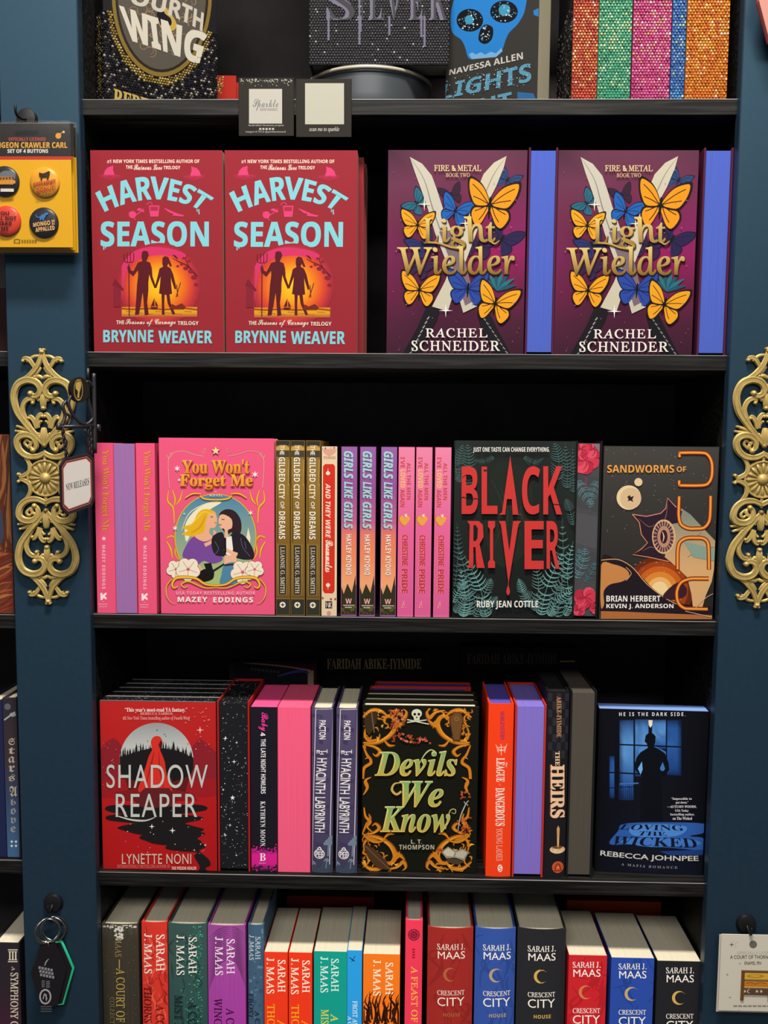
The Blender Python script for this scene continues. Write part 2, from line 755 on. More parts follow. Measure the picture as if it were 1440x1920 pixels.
def make_book(mode, quad, row, y, depth, cover, pages, label, group=None, art=None, art_crop=None, hard=True, yaw=0.0,
              round_=0.0, gloss=False, inner=None, fore_art=None, name=None, board_t=None, ov=None, side_art=None, h=None,
              back=None, end_label=None, flecks=0, top_edge=None):
    global ROW
    ROW = row if row in ZS else ROW
    base, w, hh = place(quad, row, y, yaw)
    h = h or hh
    SIZES.append((label[:40], mode, round(w, 4), round(h, 4), round(base.x - w / 2, 4), round(base.x + w / 2, 4)))
    root = empty(name or ('hardcover_book' if hard else 'paperback_book'), base, yaw)
    bt = board_t or (0.0024 if hard else 0.0005)
    ov = (0.003 if hard else 0.0002) if ov is None else ov
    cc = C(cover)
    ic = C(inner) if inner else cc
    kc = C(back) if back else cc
    mb = MB()
    pb = MB()
    hw = w / 2
    surf = None
    if mode == 'face':
        t = depth
        mb.box(-hw, hw, 0, bt, 0, h, cc)
        mb.box(-hw, hw, t - bt, t, 0, h, kc)
        mb.box(-hw, -hw + bt, bt, t - bt, 0, h, kc)
        pb.box(-hw + bt, hw - ov, bt, t - bt, ov, h - ov, (1, 1, 1), 0.0003)
        axis = 'y'
        if top_edge:
            for y0, y1 in ((0.0002, bt - .0002), (t - bt + .0002, t - .0002)):
                mb.box(-hw + .001, hw - .001, y0, y1, h - .0002, h + .0002, C(top_edge), .00005)
    elif mode == 'spine':
        if round_:
            n = 10
            r = round_
            def surf(x):
                return r * (x / hw) ** 2
            xs = [-hw + w * i / n for i in range(n + 1)]
            vs, fs = [], []
            for x in xs:
                vs += [(x, surf(x), 0), (x, surf(x), h), (x, surf(x) + bt, 0), (x, surf(x) + bt, h)]
            for i in range(n):
                a, b = 4 * i, 4 * i + 4
                fs += [(a, b, b + 1, a + 1), (a + 2, a + 3, b + 3, b + 2), (a + 1, b + 1, b + 3, a + 3), (a, a + 2, b + 2, b)]
            fs += [(0, 1, 3, 2), (4 * n, 4 * n + 2, 4 * n + 3, 4 * n + 1)]
            mb.add(vs, fs, cc)
            y0 = r
            vs = []
            for x in xs:
                xx = max(-hw + bt, min(hw - bt, x))
                yy = surf(x) + bt
                vs += [(xx, yy, ov), (xx, yy, h - ov), (xx, depth - ov, ov), (xx, depth - ov, h - ov)]
            fs = []
            for i in range(n):
                a, b = 4 * i, 4 * i + 4
                fs += [(a, b, b + 1, a + 1), (a + 2, a + 3, b + 3, b + 2), (a + 1, b + 1, b + 3, a + 3), (a, a + 2, b + 2, b)]
            fs += [(0, 1, 3, 2), (4 * n, 4 * n + 2, 4 * n + 3, 4 * n + 1)]
            pb.add(vs, fs, (1, 1, 1))
        else:
            y0 = 0
            mb.box(-hw, hw, 0, bt, 0, h, cc)
            pb.box(-hw + bt, hw - bt, bt, depth - ov, ov, h - ov, (1, 1, 1), 0.0003)
        mb.box(-hw, -hw + bt, y0 + bt * .5, depth, 0, h, kc)
        mb.box(hw - bt, hw, y0 + bt * .5, depth, 0, h, kc)
        axis = 'x'
    else:
        mb.box(-hw, -hw + bt, 0, depth, 0, h, cc)
        mb.box(hw - bt, hw, 0, depth, 0, h, kc)
        mb.box(-hw + bt, hw - bt, depth - bt, depth, 0, h, cc)
        pb.box(-hw + bt, hw - bt, ov, depth - bt, ov, h - ov, (1, 1, 1), 0.0003)
        axis = 'x'
    q = random.Random(5)
    for i in range(flecks):
        x, yy, k = q.uniform(-hw + .004, hw - .005), q.uniform(.002, depth - .003), q.choice((.0003, .0004, .0006))
        pb.add([(x - k, yy - k, h - ov + .00004), (x + k, yy - k, h - ov + .00004), (x + k, yy + k, h - ov + .00004), (x - k, yy + k, h - ov + .00004)], [(0, 1, 2, 3)], C('#b9b8b4'))
    fleck_from = len(pb.v) - 4 * flecks
    if art and mode != 'fore':
        a = Art(mb, base, yaw, (-hw, hw, 0, h), surf)
        if art_crop:
            a.crop(*art_crop)
        art(a)
    co = mb.build('cover', INK_GLOSS if gloss else INK, root, fix=False)
    if isinstance(pages, tuple):            # sprayed or printed edges: the ink is on the block itself
        pages, pm = pages
    else:
        pm = None
    if fore_art:
        a = Art(pb, base, yaw, (-hw + bt, hw - bt, ov, h - ov), None, ov)
        if art_crop:
            a.crop(*art_crop)
        pb.c = [C(pages)] * fleck_from + pb.c[fleck_from:]
        fore_art(a)
        po = pb.build('page_block', INK, root)
    elif pm == 'ink':
        pb.c = [C(pages)] * fleck_from + pb.c[fleck_from:]
        po = pb.build('page_block', INK, root)
    else:
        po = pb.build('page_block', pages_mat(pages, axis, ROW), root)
    if end_label:
        po['label'] = end_label
    tag(root, label, 'book', group)
    return root

# ================================================================== printed artwork
ART = {}


def art(fn):
    ART[fn.__name__] = fn
    return fn


def grid(a, x0, y0, x1, y1, rows):
    """a printed blend between rows of colours"""
    nr, nc = len(rows), len(rows[0])
    pts, cols, fs = [], [], []
    for r in range(nr):
        for c in range(nc):
            pts.append((x0 + (x1 - x0) * c / (nc - 1), y0 + (y1 - y0) * r / (nr - 1)))
            cols.append(C(rows[r][c]))
    for r in range(nr - 1):
        for c in range(nc - 1):
            fs.append((r * nc + c, r * nc + c + 1, (r + 1) * nc + c + 1, (r + 1) * nc + c))
    a.mesh(pts, fs, cols)


def xf(pts, x, y, s, ang=0.0, mx=1):
    ca, sa = math.cos(ang), math.sin(ang)
    return [(x + (px * mx * ca - py * sa) * s, y + (px * mx * sa + py * ca) * s) for px, py in pts]


def butterfly(a, x, y, s, ang, wing, dark, tilt=1.0):
    up_ = [(0, .02), (.2, -.45), (.55, -.85), (1.05, -1.08), (1.2, -1.0), (1.16, -.6), (1.0, -.2), (.75, .12), (.35, .14)]
    lo_ = [(0, .05), (.4, .1), (.78, .14), (.92, .4), (.82, .72), (.6, .98), (.36, .86), (.14, .45)]
    for mx, k in ((1, 1.0), (-1, tilt)):
        for w in (up_, lo_):
            a.poly(xf([(p[0] * k, p[1]) for p in w], x, y, s, ang, mx), dark, True, 4)
    a.up()
    for mx, k in ((1, 1.0), (-1, tilt)):
        for w in (up_, lo_):
            cx = sum(p[0] for p in w) / len(w)
            cy = sum(p[1] for p in w) / len(w)
            q = [((cx + (p[0] - cx) * .88) * k - .03, cy + (p[1] - cy) * .86 + .03) for p in w]
            a.poly(xf(q, x, y, s, ang, mx), wing, True, 4)
    a.up()
    for mx, k in ((1, 1.0), (-1, tilt)):
        for e in ((.95, -.75), (.85, -.25), (.7, .35), (.45, .7)):
            a.line(xf([(.05, 0), (e[0] * .55 * k, e[1] * .6), (e[0] * k, e[1])], x, y, s, ang, mx), s * .035, dark, n=3)
    a.line(xf([(0, -.3), (0, .1), (.02, .55)], x, y, s, ang), (s * .08, s * .13, s * .04), '#14100e')
    a.up()


def fern(a, pts, wd, col, n=16, stem=2.0):
    P = spline(pts, 8)
    m = len(P)
    a.line(P, (stem, stem, stem * .4), col, sm=False)
    for i in range(n):
        t = (i + .6) / n
        k = int(t * (m - 1))
        p, q = P[k], P[min(m - 1, k + 1)]
        dx, dy = q[0] - p[0], q[1] - p[1]
        L = math.hypot(dx, dy) or 1
        dx, dy = dx / L, dy / L
        w = wd * math.sin(math.pi * min(1, .18 + t * .86)) ** .8
        for sg in (1, -1):
            nx, ny = -dy * sg, dx * sg
            a.line([p, (p[0] + nx * w * .55 + dx * w * .18, p[1] + ny * w * .55 + dy * w * .18),
                    (p[0] + nx * w + dx * w * .55, p[1] + ny * w + dy * w * .55)], (wd * .16, wd * .12, wd * .03), col, n=3)
    a.up()


def scroll_leaf(a, pts, wd, col, hi=None):
    """one acanthus stroke: thick, tapered, ending in a curl"""
    a.line(pts, (wd * .35, wd, wd * .12), col, n=6)
    a.disc(pts[-1][0], pts[-1][1], wd * .32, col, n=8)
    if hi:
        a.up()
        a.line([(p[0] - wd * .12, p[1] - wd * .12) for p in pts], (wd * .06, wd * .22, wd * .04), hi, n=6)


def trees(a, x0, x1, base, h, col, n, seed=2, wave=0.0):
    q = random.Random(seed)
    for i in range(n):
        x = x0 + (x1 - x0) * (i + q.uniform(.1, .9)) / n
        hh = h * q.uniform(.45, 1.0)
        w = hh * q.uniform(.09, .16)
        a.poly([(x, base - hh), (x + w * .5, base - hh * .5), (x + w * .35, base - hh * .5), (x + w, base), (x - w, base),
                (x - w * .35, base - hh * .5), (x - w * .5, base - hh * .5)], col)
    a.rect(x0, base - h * .12, x1, base + 2, col)


@art
def harvest(a):
    base, mid, pk, tq, cr = '#9c2a35', '#b02c4a', '#e2457a', '#86d3de', '#f3e3cf'
    a.T('#1 NEW YORK TIMES BESTSELLING AUTHOR OF', 133, 76, 586, 95, cr, 'bold')
    a.T('THE', 225, 105, 258, 122, cr, 'bold').T('Ruinous Love', 264, 100, 403, 127, cr, 'script', .01).T('TRILOGY', 410, 107, 492, 124, cr, 'bold')
    for mx, ox in ((1, 0), (-1, 710)):
        f = lambda pts: [(ox + mx * p[0], p[1] + (4 if mx < 0 else 0)) for p in pts]
        a.poly(f([(88, 160), (110, 152), (200, 152), (205, 162), (150, 178)]), '#ab2b43')
        a.up().poly(f([(116, 152), (123, 130), (138, 114), (164, 106), (162, 128), (170, 152)]), pk)
        a.line(f([(92, 156), (110, 150), (125, 158), (145, 152), (165, 158), (180, 152), (204, 158)]), (1, 5, 1), '#c83560')
    a.up().TE('HARVEST', [(123, 333), (366, 272), (592, 326)], [(76, 240), (368, 160), (656, 264)], tq, 'bold', .022)
    a.line([(583, 320), (585, 345)], 5, tq).line([(575, 320), (575, 333)], 4, tq)
    a.T('SEASON', 103, 381, 631, 503, tq, 'bold', .02)
    for x, y in ((117, 520), (126, 512), (148, 495)):
        a.line([(x, 490), (x, y)], 5, tq)
    # rose, glass and knife
    a.disc(258, 347, 18, pk).line([(240, 335), (262, 352), (280, 345), (300, 332), (313, 318)], 5, pk).disc(292, 322, 12, pk, 7)
    a.line([(262, 360), (275, 374)], 4, pk).disc(308, 330, 8, pk, 5)
    a.poly([(338, 302), (390, 302), (385, 357), (345, 357)], pk).up().poly([(344, 308), (384, 308), (382, 328), (346, 328)], mid)
    a.line([(328, 300), (334, 290), (348, 288), (356, 300)], 4, pk)
    a.poly([(410, 315), (425, 318), (465, 336), (460, 344), (440, 338)], pk).poly([(462, 334), (480, 342), (512, 350), (505, 357), (455, 352)], pk)
    # sunset
    a.radial(388, 690, 205, 205, [(0, '#f8cf20'), (.3, '#f6b21c'), (.55, '#ee7a1e'), (.75, '#dc4a2c'), (.9, '#b8303c'), (1, base)])
    a.up()
    a.poly([(205, 610), (205, 600), (230, 560), (280, 520), (360, 505), (470, 520), (520, 545), (500, 560), (400, 545), (300, 560), (240, 600), (215, 680), (208, 760)], '#d8356c', True)
    a.vgrad(205, 800, 575, 850, [(0, '#e08a1c'), (.5, '#e0a820'), (1, '#b8413a')])
    a.up()
    dk = '#5d1a22'
    a.line([(205, 808), (260, 812), (330, 808), (420, 812), (500, 806), (575, 814)], 7, '#9c3d24')
    for i in range(7):
        a.line([(225 + i * 48, 822 + (i % 3) * 6), (262 + i * 48, 824 + (i % 3) * 6)], 3, '#c25a20')
    # man with a pitchfork
    a.poly([(305, 530), (315, 524), (332, 527), (338, 545), (332, 562), (326, 575), (345, 583), (353, 610), (356, 650), (370, 690), (378, 705),
            (366, 708), (350, 670), (340, 640), (336, 680), (336, 720), (330, 780), (338, 838), (318, 842), (312, 770), (308, 730), (300, 780),
            (290, 838), (270, 840), (276, 760), (280, 690), (286, 640), (284, 620), (262, 650), (236, 628), (232, 600), (245, 602), (250, 620),
            (262, 625), (275, 600), (284, 582), (306, 575), (302, 555)], dk)
    a.line([(240, 590), (242, 845)], 5, dk, False)
    a.line([(217, 540), (219, 575), (240, 582), (262, 575), (264, 535)], 4, dk).line([(232, 535), (233, 580)], 4, dk).line([(248, 533), (248, 580)], 4, dk)
    # woman
    a.poly([(405, 560), (418, 550), (434, 556), (440, 570), (452, 600), (442, 602), (434, 585), (428, 600), (445, 610), (458, 640), (470, 690), (474, 712),
            (464, 712), (450, 670), (446, 655), (448, 690), (452, 735), (440, 738), (445, 780), (468, 835), (455, 838), (430, 780), (424, 740),
            (416, 740), (414, 790), (416, 838), (402, 838), (402, 790), (400, 736), (388, 734), (394, 680), (396, 650), (385, 680), (376, 706), (368, 700),
            (384, 640), (390, 612), (408, 602), (404, 585)], dk)
    a.line([(475, 690), (480, 750)], 4, dk).line([(494, 680), (472, 752)], 4, dk)
    # tree with a bird, boat, porch
    a.line([(575, 650), (530, 600), (480, 575), (455, 560)], (8, 5, 2), dk).line([(540, 610), (520, 570), (525, 545)], (5, 3, 2), dk)
    for x, y, r in ((500, 590, 10), (520, 610, 14), (545, 625, 15), (535, 575, 9), (560, 655, 16), (510, 560, 8), (480, 600, 8), (570, 690, 12)):
        a.disc(x, y, r, '#8a2236', r * .7, 7)
    a.line([(455, 545), (468, 552), (480, 566)], (2, 9, 3), dk)
    a.poly([(345, 800), (385, 800), (375, 812), (352, 812)], dk).poly([(366, 755), (366, 796), (348, 796)], dk).poly([(370, 765), (384, 796), (370, 796)], dk)
    a.poly([(440, 805), (452, 785), (470, 795), (500, 782), (520, 800), (510, 812), (450, 812)], '#7a2a1c')
    a.rect(165, 690, 200, 800, '#8a2436').poly([(160, 690), (172, 660), (215, 712), (212, 722)], '#7d1f30')
    a.up()
    a.T('THE', 179, 866, 217, 885, cr, 'bold').T('Seasons of Carnage', 224, 860, 470, 896, cr, 'script', .01).T('TRILOGY', 480, 870, 582, 889, cr, 'bold')
    a.T('BRYNNE', 115, 914, 360, 973, tq, 'bold', .02).T('WEAVER', 386, 917, 649, 978, tq, 'bold', .02)


@art
def light(a):
    grid(a, 48, 36, 562, 796, [['#4a2a3c', '#66374e', '#6a384f', '#673750', '#5e3148'], ['#6b3550', '#6e3450', '#6d2f4c', '#702c4c', '#6c2f4c'],
                               ['#702a4c', '#6a2746', '#682242', '#80215a', '#80265a'], ['#742354', '#5e1c40', '#5c1a3a', '#98185c', '#8c2060'],
                               ['#6c2048', '#581c3a', '#521a36', '#78204e', '#6c2048'], ['#54203c', '#4a1e36', '#481c34', '#502038', '#4c2038'],
                               ['#431e32', '#3f1c30', '#3d1b2f', '#3f1d30', '#3c1c2e']])
    a.up()
    st, st2 = '#c9c4b4', '#8f8a86'
    # dark foliage and navy butterflies behind
    for x, y, s, an, w in ((490, 150, 38, .5, '#2c4878'), (160, 235, 40, -.9, '#246a80'), (470, 365, 58, .5, '#2c2350'), (180, 385, 46, -.5, '#28336c'),
                           (285, 205, 36, -.3, '#3a2030'), (385, 385, 52, .2, '#3b1f48'), (170, 470, 40, .4, '#3c2148')):
        butterfly(a, x, y, s, an, w, '#231a38')
    for i in range(7):
        an = -2.6 + i * .42
        a.line([(455, 555), (455 + 30 * math.cos(an), 545 + 30 * math.sin(an)), (455 + 68 * math.cos(an), 540 + 62 * math.sin(an))], (5, 16, 2), ('#23556a', '#2e7280')[i % 2])
    a.up()
    # two curved blades
    a.poly([(133, 67), (178, 92), (213, 135), (233, 190), (252, 250), (290, 350), (330, 450), (352, 540), (378, 612), (328, 636), (300, 540), (262, 440), (225, 345),
            (200, 260), (176, 190), (152, 125)], st)
    a.poly([(486, 64), (476, 105), (448, 175), (415, 238), (385, 320), (340, 440), (300, 540), (272, 630), (214, 613), (262, 520), (310, 390), (345, 290), (376, 195),
            (402, 130), (440, 88)], '#cfc7b0')
    a.up()
    a.line([(135, 70), (185, 150), (215, 250), (250, 350), (300, 480)], (1, 5, 3), st2).line([(484, 68), (440, 130), (400, 220), (350, 340)], (1, 5, 3), '#a39b8a')
    a.poly([(240, 340), (280, 335), (335, 450), (370, 590), (335, 610), (300, 500)], '#7d6a74')
    # leather grips
    a.poly([(196, 608), (242, 628), (232, 660), (166, 795), (108, 795), (160, 690)], '#1c1a20').poly([(378, 636), (422, 632), (450, 690), (500, 795), (446, 795), (400, 710)], '#1c1a20')
    a.up()
    for i in range(9):
        a.line([(204 - i * 8, 650 + i * 16), (196 - i * 8, 660 + i * 16)], 4, '#a9a6a6').line([(402 + i * 10, 655 + i * 15), (410 + i * 10, 664 + i * 15)], 4, '#8d8a8c')
    for x, y, s, an, w, d, tl in ((300, 262, 52, .35, '#1f62b4', '#181f4a', 1.0), (345, 545, 62, .1, '#2a4aa4', '#1c2258', 1.1), (425, 240, 88, .12, '#f09a1c', '#20161a', .85),
                                  (162, 315, 52, .1, '#f2a520', '#20161a', 1.1), (168, 550, 62, .1, '#f2a520', '#20161a', 1.0), (445, 600, 70, .28, '#f2a520', '#20161a', .9)):
        butterfly(a, x, y, s, an, w, d, tl)
    a.star(186, 240, 26, '#fff6dc', 4, .12).star(264, 628, 26, '#ffffff', 4, .12).star(335, 310, 22, '#fff0d0', 4, .12)
    a.dots(70, 90, 540, 780, 40, 2.2, '#b06a80', 5)
    a.up(2)
    g0, g1 = ['#8a6424', '#e8c97a'], '#3c2414'
    for dx, col in ((3, g1), (0, g0)):
        a.T('L', 184 + dx, 292 + dx, 236 + dx, 383 + dx, col, 'serifb', .004, res=6)
        a.T('ight', 244 + dx, 286 + dx, 444 + dx, 404 + dx, col, 'serif', .017, res=6)
        a.line([(200 + dx, 378 + dx), (245 + dx, 384 + dx), (290 + dx, 398 + dx), (330 + dx, 392 + dx), (300 + dx, 376 + dx)], (5, 7, 2), col if dx else '#c39c4c')
        a.line([(425 + dx, 374 + dx), (442 + dx, 384 + dx), (460 + dx, 372 + dx)], (4, 6, 2), col if dx else '#c39c4c')
        a.T('Wielder', 88 + dx, 394 + dx, 514 + dx, 496 + dx, col, 'serif', .016, res=6)
        a.up()
    a.T('FIRE & METAL', 222, 98, 393, 120, '#e9d29a', 'serif', .02).T('BOOK TWO', 264, 127, 352, 142, '#cfae86', 'serif', .02)
    a.T('RACHEL', 191, 693, 415, 726, '#f6efe6', 'serif', .018, space=1.15).T('SCHNEIDER', 140, 738, 461, 775, '#f6efe6', 'serif', .018, space=1.1)


@art
def pink_spine(a):
    for d, c in ((2.0, '#a8442e'), (0, '#e09a3a')):
        a.T("You Won't Forget Me", 84 + d, 126 + d, 130 + d, 566 + d, c, 'serifb', .0, 1)
        a.up()
    a.star(100, 604, 14, '#f7d9c4', 5, .42).T('MAZEY EDDINGS', 91, 640, 108, 876, '#f8c3cf', 'bold', 0, 1, space=1.3)
    a.poly([(82, 898), (92, 898), (92, 910), (108, 897), (115, 897), (114, 908), (104, 914), (114, 922), (114, 935), (98, 925), (92, 936), (82, 936)], '#fde9ea')
    for i in range(7):
        a.rect(73 + i * 7, 956, 78 + i * 7, 961, '#f9a9bd').rect(76 + i * 6, 969, 80 + i * 6, 974, '#f9a9bd')
    a.rect(94, 943, 100, 947, '#f9a9bd')


@art
def forget(a):
    pk, gd, ol = '#ee5a82', '#f0a83a', '#a84a34'
    # frame lines
    for mx, ox in ((1, 0), (-1, 1412)):
        f = lambda pts: [(ox + mx * p[0], p[1]) for p in pts]
        for w, c in ((6, ol), (3.4, '#f4a9a0')):
            a.line(f([(640, 160), (590, 150), (530, 132), (480, 138), (452, 165), (448, 230), (455, 330)]), w, c)
            a.line(f([(440, 150), (450, 170), (470, 150), (456, 142)]), w * .8, c)
            a.line(f([(625, 130), (640, 140), (650, 118), (632, 122)]), w * .6, c)
            a.up()
        for w, c in ((15, '#b07028'), (9, '#f3b83c')):
            a.line(f([(450, 345), (445, 400), (475, 440), (480, 520)]), (w * .3, w, w * .4), c)
            a.line(f([(470, 340), (485, 390), (478, 430)]), (w * .3, w * .9, w * .3), c)
            a.line(f([(525, 345), (510, 395), (490, 420)]), (w * .2, w * .9, w * .3), c)
            a.line(f([(440, 600), (470, 590), (490, 620), (485, 680), (505, 720)]), (w * .6, w, w * .4), c)
            a.line(f([(440, 620), (462, 660), (470, 710)]), (w * .5, w, w * .3), c)
            a.up()
    # oval scene
    P = []
    for i in range(40):
        t = 2 * math.pi * i / 40
        P.append((703 + 216 * math.cos(t) * (1 - .06 * math.sin(t)), 610 + 245 * math.sin(t)))
    a.poly([(703 + (x - 703) * 1.04, 610 + (y - 610) * 1.03) for x, y in P], '#a86a20')
    a.up().poly([(703 + (x - 703) * 1.028, 610 + (y - 610) * 1.02) for x, y in P], gd)
    a.up().poly(P, [mixc('#4f86a8', '#a9bd7a', min(1, max(0, (y - 380) / 420))) for x, y in P])
    a.up()
    a.poly([(735, 408), (660, 415), (590, 455), (540, 530), (545, 620), (580, 560), (620, 500), (670, 450)], '#f3e6c4', True)
    a.line([(720, 400), (640, 420), (560, 470), (520, 560)], (2, 5, 2), '#e8e4c8')
    a.poly([(880, 545), (892, 600), (888, 640), (870, 600)], '#f3e6c4')
    a.up()
    dk = '#26202a'
    # blonde with a guitar
    a.poly([(660, 445), (700, 460), (706, 490), (690, 520), (660, 545), (640, 590), (600, 600), (560, 590), (520, 580), (555, 560), (525, 545), (580, 520), (600, 480), (625, 452)], '#e8b422', True)
    a.poly([(610, 590), (690, 590), (730, 680), (740, 720), (690, 740), (640, 725), (600, 750), (560, 725), (525, 700), (540, 650), (575, 600)], '#7a4a9c', True)
    a.up()
    a.poly([(668, 470), (700, 470), (712, 505), (700, 545), (676, 548), (670, 575), (690, 600), (640, 620), (590, 590), (640, 570), (650, 520)], '#eeb08c', True)
    a.line([(645, 640), (690, 615), (700, 580), (694, 560)], (20, 16, 10), '#eeb08c')
    a.line([(590, 730), (630, 780), (655, 800)], (20, 18, 12), '#eeb08c')
    a.up()
    a.line([(690, 480), (640, 460), (600, 500), (560, 545)], (4, 14, 3), '#f0c63a').line([(650, 480), (620, 540), (570, 575)], (4, 12, 2), '#d99a1c')
    a.line([(676, 488), (690, 486)], 4, dk).line([(698, 520), (708, 518)], 4, '#c0443c')
    a.line([(620, 820), (690, 780), (760, 735)], (12, 12, 8), '#2a1d18').poly([(600, 800), (640, 770), (690, 770), (690, 820), (640, 838), (605, 830)], '#1b1718', True)
    a.poly([(640, 740), (680, 735), (690, 775), (660, 790)], '#1a181c')
    # dark haired partner with a microphone
    a.poly([(725, 470), (760, 446), (805, 455), (838, 500), (842, 560), (820, 590), (790, 570), (770, 580), (745, 560), (722, 520)], '#33202a', True)
    a.poly([(690, 590), (740, 570), (760, 620), (800, 570), (860, 590), (905, 660), (908, 710), (860, 718), (800, 705), (740, 700), (700, 690), (682, 640)], dk, True)
    a.up()
    a.poly([(726, 480), (752, 475), (790, 500), (792, 545), (770, 560), (775, 600), (770, 640), (755, 620), (752, 555), (730, 548), (720, 515)], '#efb694', True)
    a.poly([(758, 600), (790, 590), (798, 660), (790, 700), (760, 690)], '#f3ece0')
    a.poly([(752, 695), (815, 690), (818, 742), (750, 745)], '#efb694').up()
    a.poly([(752, 745), (818, 738), (828, 830), (800, 850), (730, 848), (735, 800)], '#4f86a8', True).line([(750, 748), (818, 742)], 10, '#3a2a24')
    a.line([(752, 660), (790, 680), (822, 690)], (16, 20, 18), '#efb694').line([(755, 600), (756, 680)], 12, '#1b1a1e')
    a.line([(736, 500), (752, 502)], 4, dk).line([(722, 530), (736, 530)], 5, '#b8342c')
    for p in ([(700, 620), (720, 660), (700, 690)], [(840, 600), (850, 650), (890, 700)], [(860, 620), (870, 660)]):
        a.line(p, 3, '#5d6470')
    a.up()
    # petunias
    for x, y, s in ((490, 770, 52), (556, 770, 66), (850, 785, 66), (915, 770, 50)):
        for k in range(5):
            an = k * 1.257 - .9
            a.disc(x + s * .55 * math.cos(an), y + s * .52 * math.sin(an), s * .5, '#8a6a5c', n=12)
        a.up()
        for k in range(5):
            an = k * 1.257 - .9
            a.disc(x + s * .55 * math.cos(an), y + s * .52 * math.sin(an), s * .46, '#f4e6cf', n=12)
        a.up()
        for k in range(5):
            an = k * 1.257 - .9
            a.line([(x, y), (x + s * .8 * math.cos(an), y + s * .8 * math.sin(an))], 2.5, '#b8806c')
        a.disc(x, y, s * .14, '#d3657c')
        a.up()
    for w, c in ((18, '#a8641c'), (12, '#f3c03a')):
        for mx, ox in ((1, 0), (-1, 1412)):
            f = lambda pts: [(ox + mx * p[0], p[1]) for p in pts]
            a.line(f([(706, 858), (650, 850), (600, 820), (545, 812), (490, 818), (470, 850), (480, 870), (500, 862)]), (w * .6, w, w * .4), c)
            a.line(f([(706, 868), (640, 868), (560, 835), (520, 850), (535, 868), (555, 860)]), (w * .3, w * .6, w * .3), c)
            a.line(f([(470, 820), (440, 860), (440, 910), (460, 945), (490, 955)]), (w * .4, w * .4, w * .1), c)
            a.line(f([(620, 372), (640, 388), (680, 394), (706, 394)]), (w * .6, w * .6, w * .5), c)
            a.line(f([(540, 385), (580, 362), (625, 362)]), (w * .4, w * .6, w * .4), c)
        a.up()
    a.star(705, 130, 28, '#b0582c', 5, .42).up().star(705, 130, 23, '#f6d9a0', 5, .42)
    for x, y, s in ((497, 226, 18), (917, 258, 20), (508, 287, 10), (893, 465, 16), (486, 548, 16), (535, 470, 7)):
        a.star(x, y, s, '#fbe9dc', 6, .35)
    for d, c in ((5, '#a3402c'), (0, ['#e88a2a', '#f2b440'])):
        a.T("You Won't", 524 + d, 178 + d, 886 + d, 252 + d, c, 'serifb', .018)
        a.T('Forget Me', 512 + d, 258 + d, 903 + d, 338 + d, c, 'serifb', .018)
        a.up()
    a.T('A', 700, 347, 709, 354, '#f8d0c0').T('NOVEL', 672, 366, 742, 377, '#f8d0c0', 'bold', space=1.3)
    a.T('USA TODAY BESTSELLING AUTHOR', 492, 888, 918, 907, '#f8b4c4', 'bold', space=1.2)
    a.T('MAZEY', 500, 918, 660, 945, '#fbeae4', 'bold', .015, space=1.15).T('EDDINGS', 692, 920, 906, 948, '#fbeae4', 'bold', .015, space=1.15)


@art
def gilded(a):
    a.vgrad(60, 150, 160, 1170, [(0, '#7a6030'), (.3, '#9a7632'), (.55, '#8c6a2c'), (1, '#6a5026')])
    a.up()
    for i in range(14):
        x = 63 + i * 7
        a.line([(110 + (x - 110) * .8, 150), (110 + (x - 110) * 1.0, 330)], 1.6, '#b8924a').line([(x, 420 + i % 3 * 20), (x, 790)], 1.4, '#6a4f20')
        a.line([(110 + (x - 110) * .6, 800), (x + (x - 110) * .7, 1140)], 1.4, '#b08a42')
    a.rect(60, 88, 160, 126, '#35342f')
    a.up().poly([(60, 160), (62, 140), (90, 124), (130, 124), (157, 142), (160, 160)], '#c39a4a').up().rect(60, 160, 160, 205, '#4a4234')
    a.line([(60, 206), (160, 208)], 2, '#b8924a', False)
    a.line([(66, 215), (66, 360), (74, 470), (74, 780)], 4, '#4d3c1e').line([(152, 215), (150, 380)], 7, '#4d3c1e').line([(150, 220), (146, 400)], 4, '#c8a252')
    a.rect(80, 796, 134, 1136, '#3b342a')
    for p in ([(80, 796), (134, 797)], [(80, 1136), (134, 1136)], [(80, 796), (80, 1136)], [(134, 796), (134, 1136)]):
        a.line(p, 2.5, '#b8924a', False)
    a.rect(60, 1166, 160, 1266, '#34342f').line([(62, 1160), (160, 1162)], 2, '#b8924a', False)
    a.up()
    wh = '#f4ecd8'
    a.T('THE', 90, 128, 118, 190, wh, 'sans', .025, 1).T('GILDED', 83, 206, 124, 372, wh, 'bold', 0, 1).T('CITY', 83, 388, 122, 488, wh, 'bold', 0, 1)
    a.T('OF', 93, 506, 119, 554, wh, 'sans', .02, 1).T('DREAMS', 83, 572, 125, 758, wh, 'bold', 0, 1)
    a.T('LUANNE G. SMITH', 93, 812, 121, 1124, '#e5dac0', 'serif', .015, 1)
    a.disc(108, 1202, 20, '#efe6d0').up().star(108, 1202, 16, '#4a4234', 4, .4)


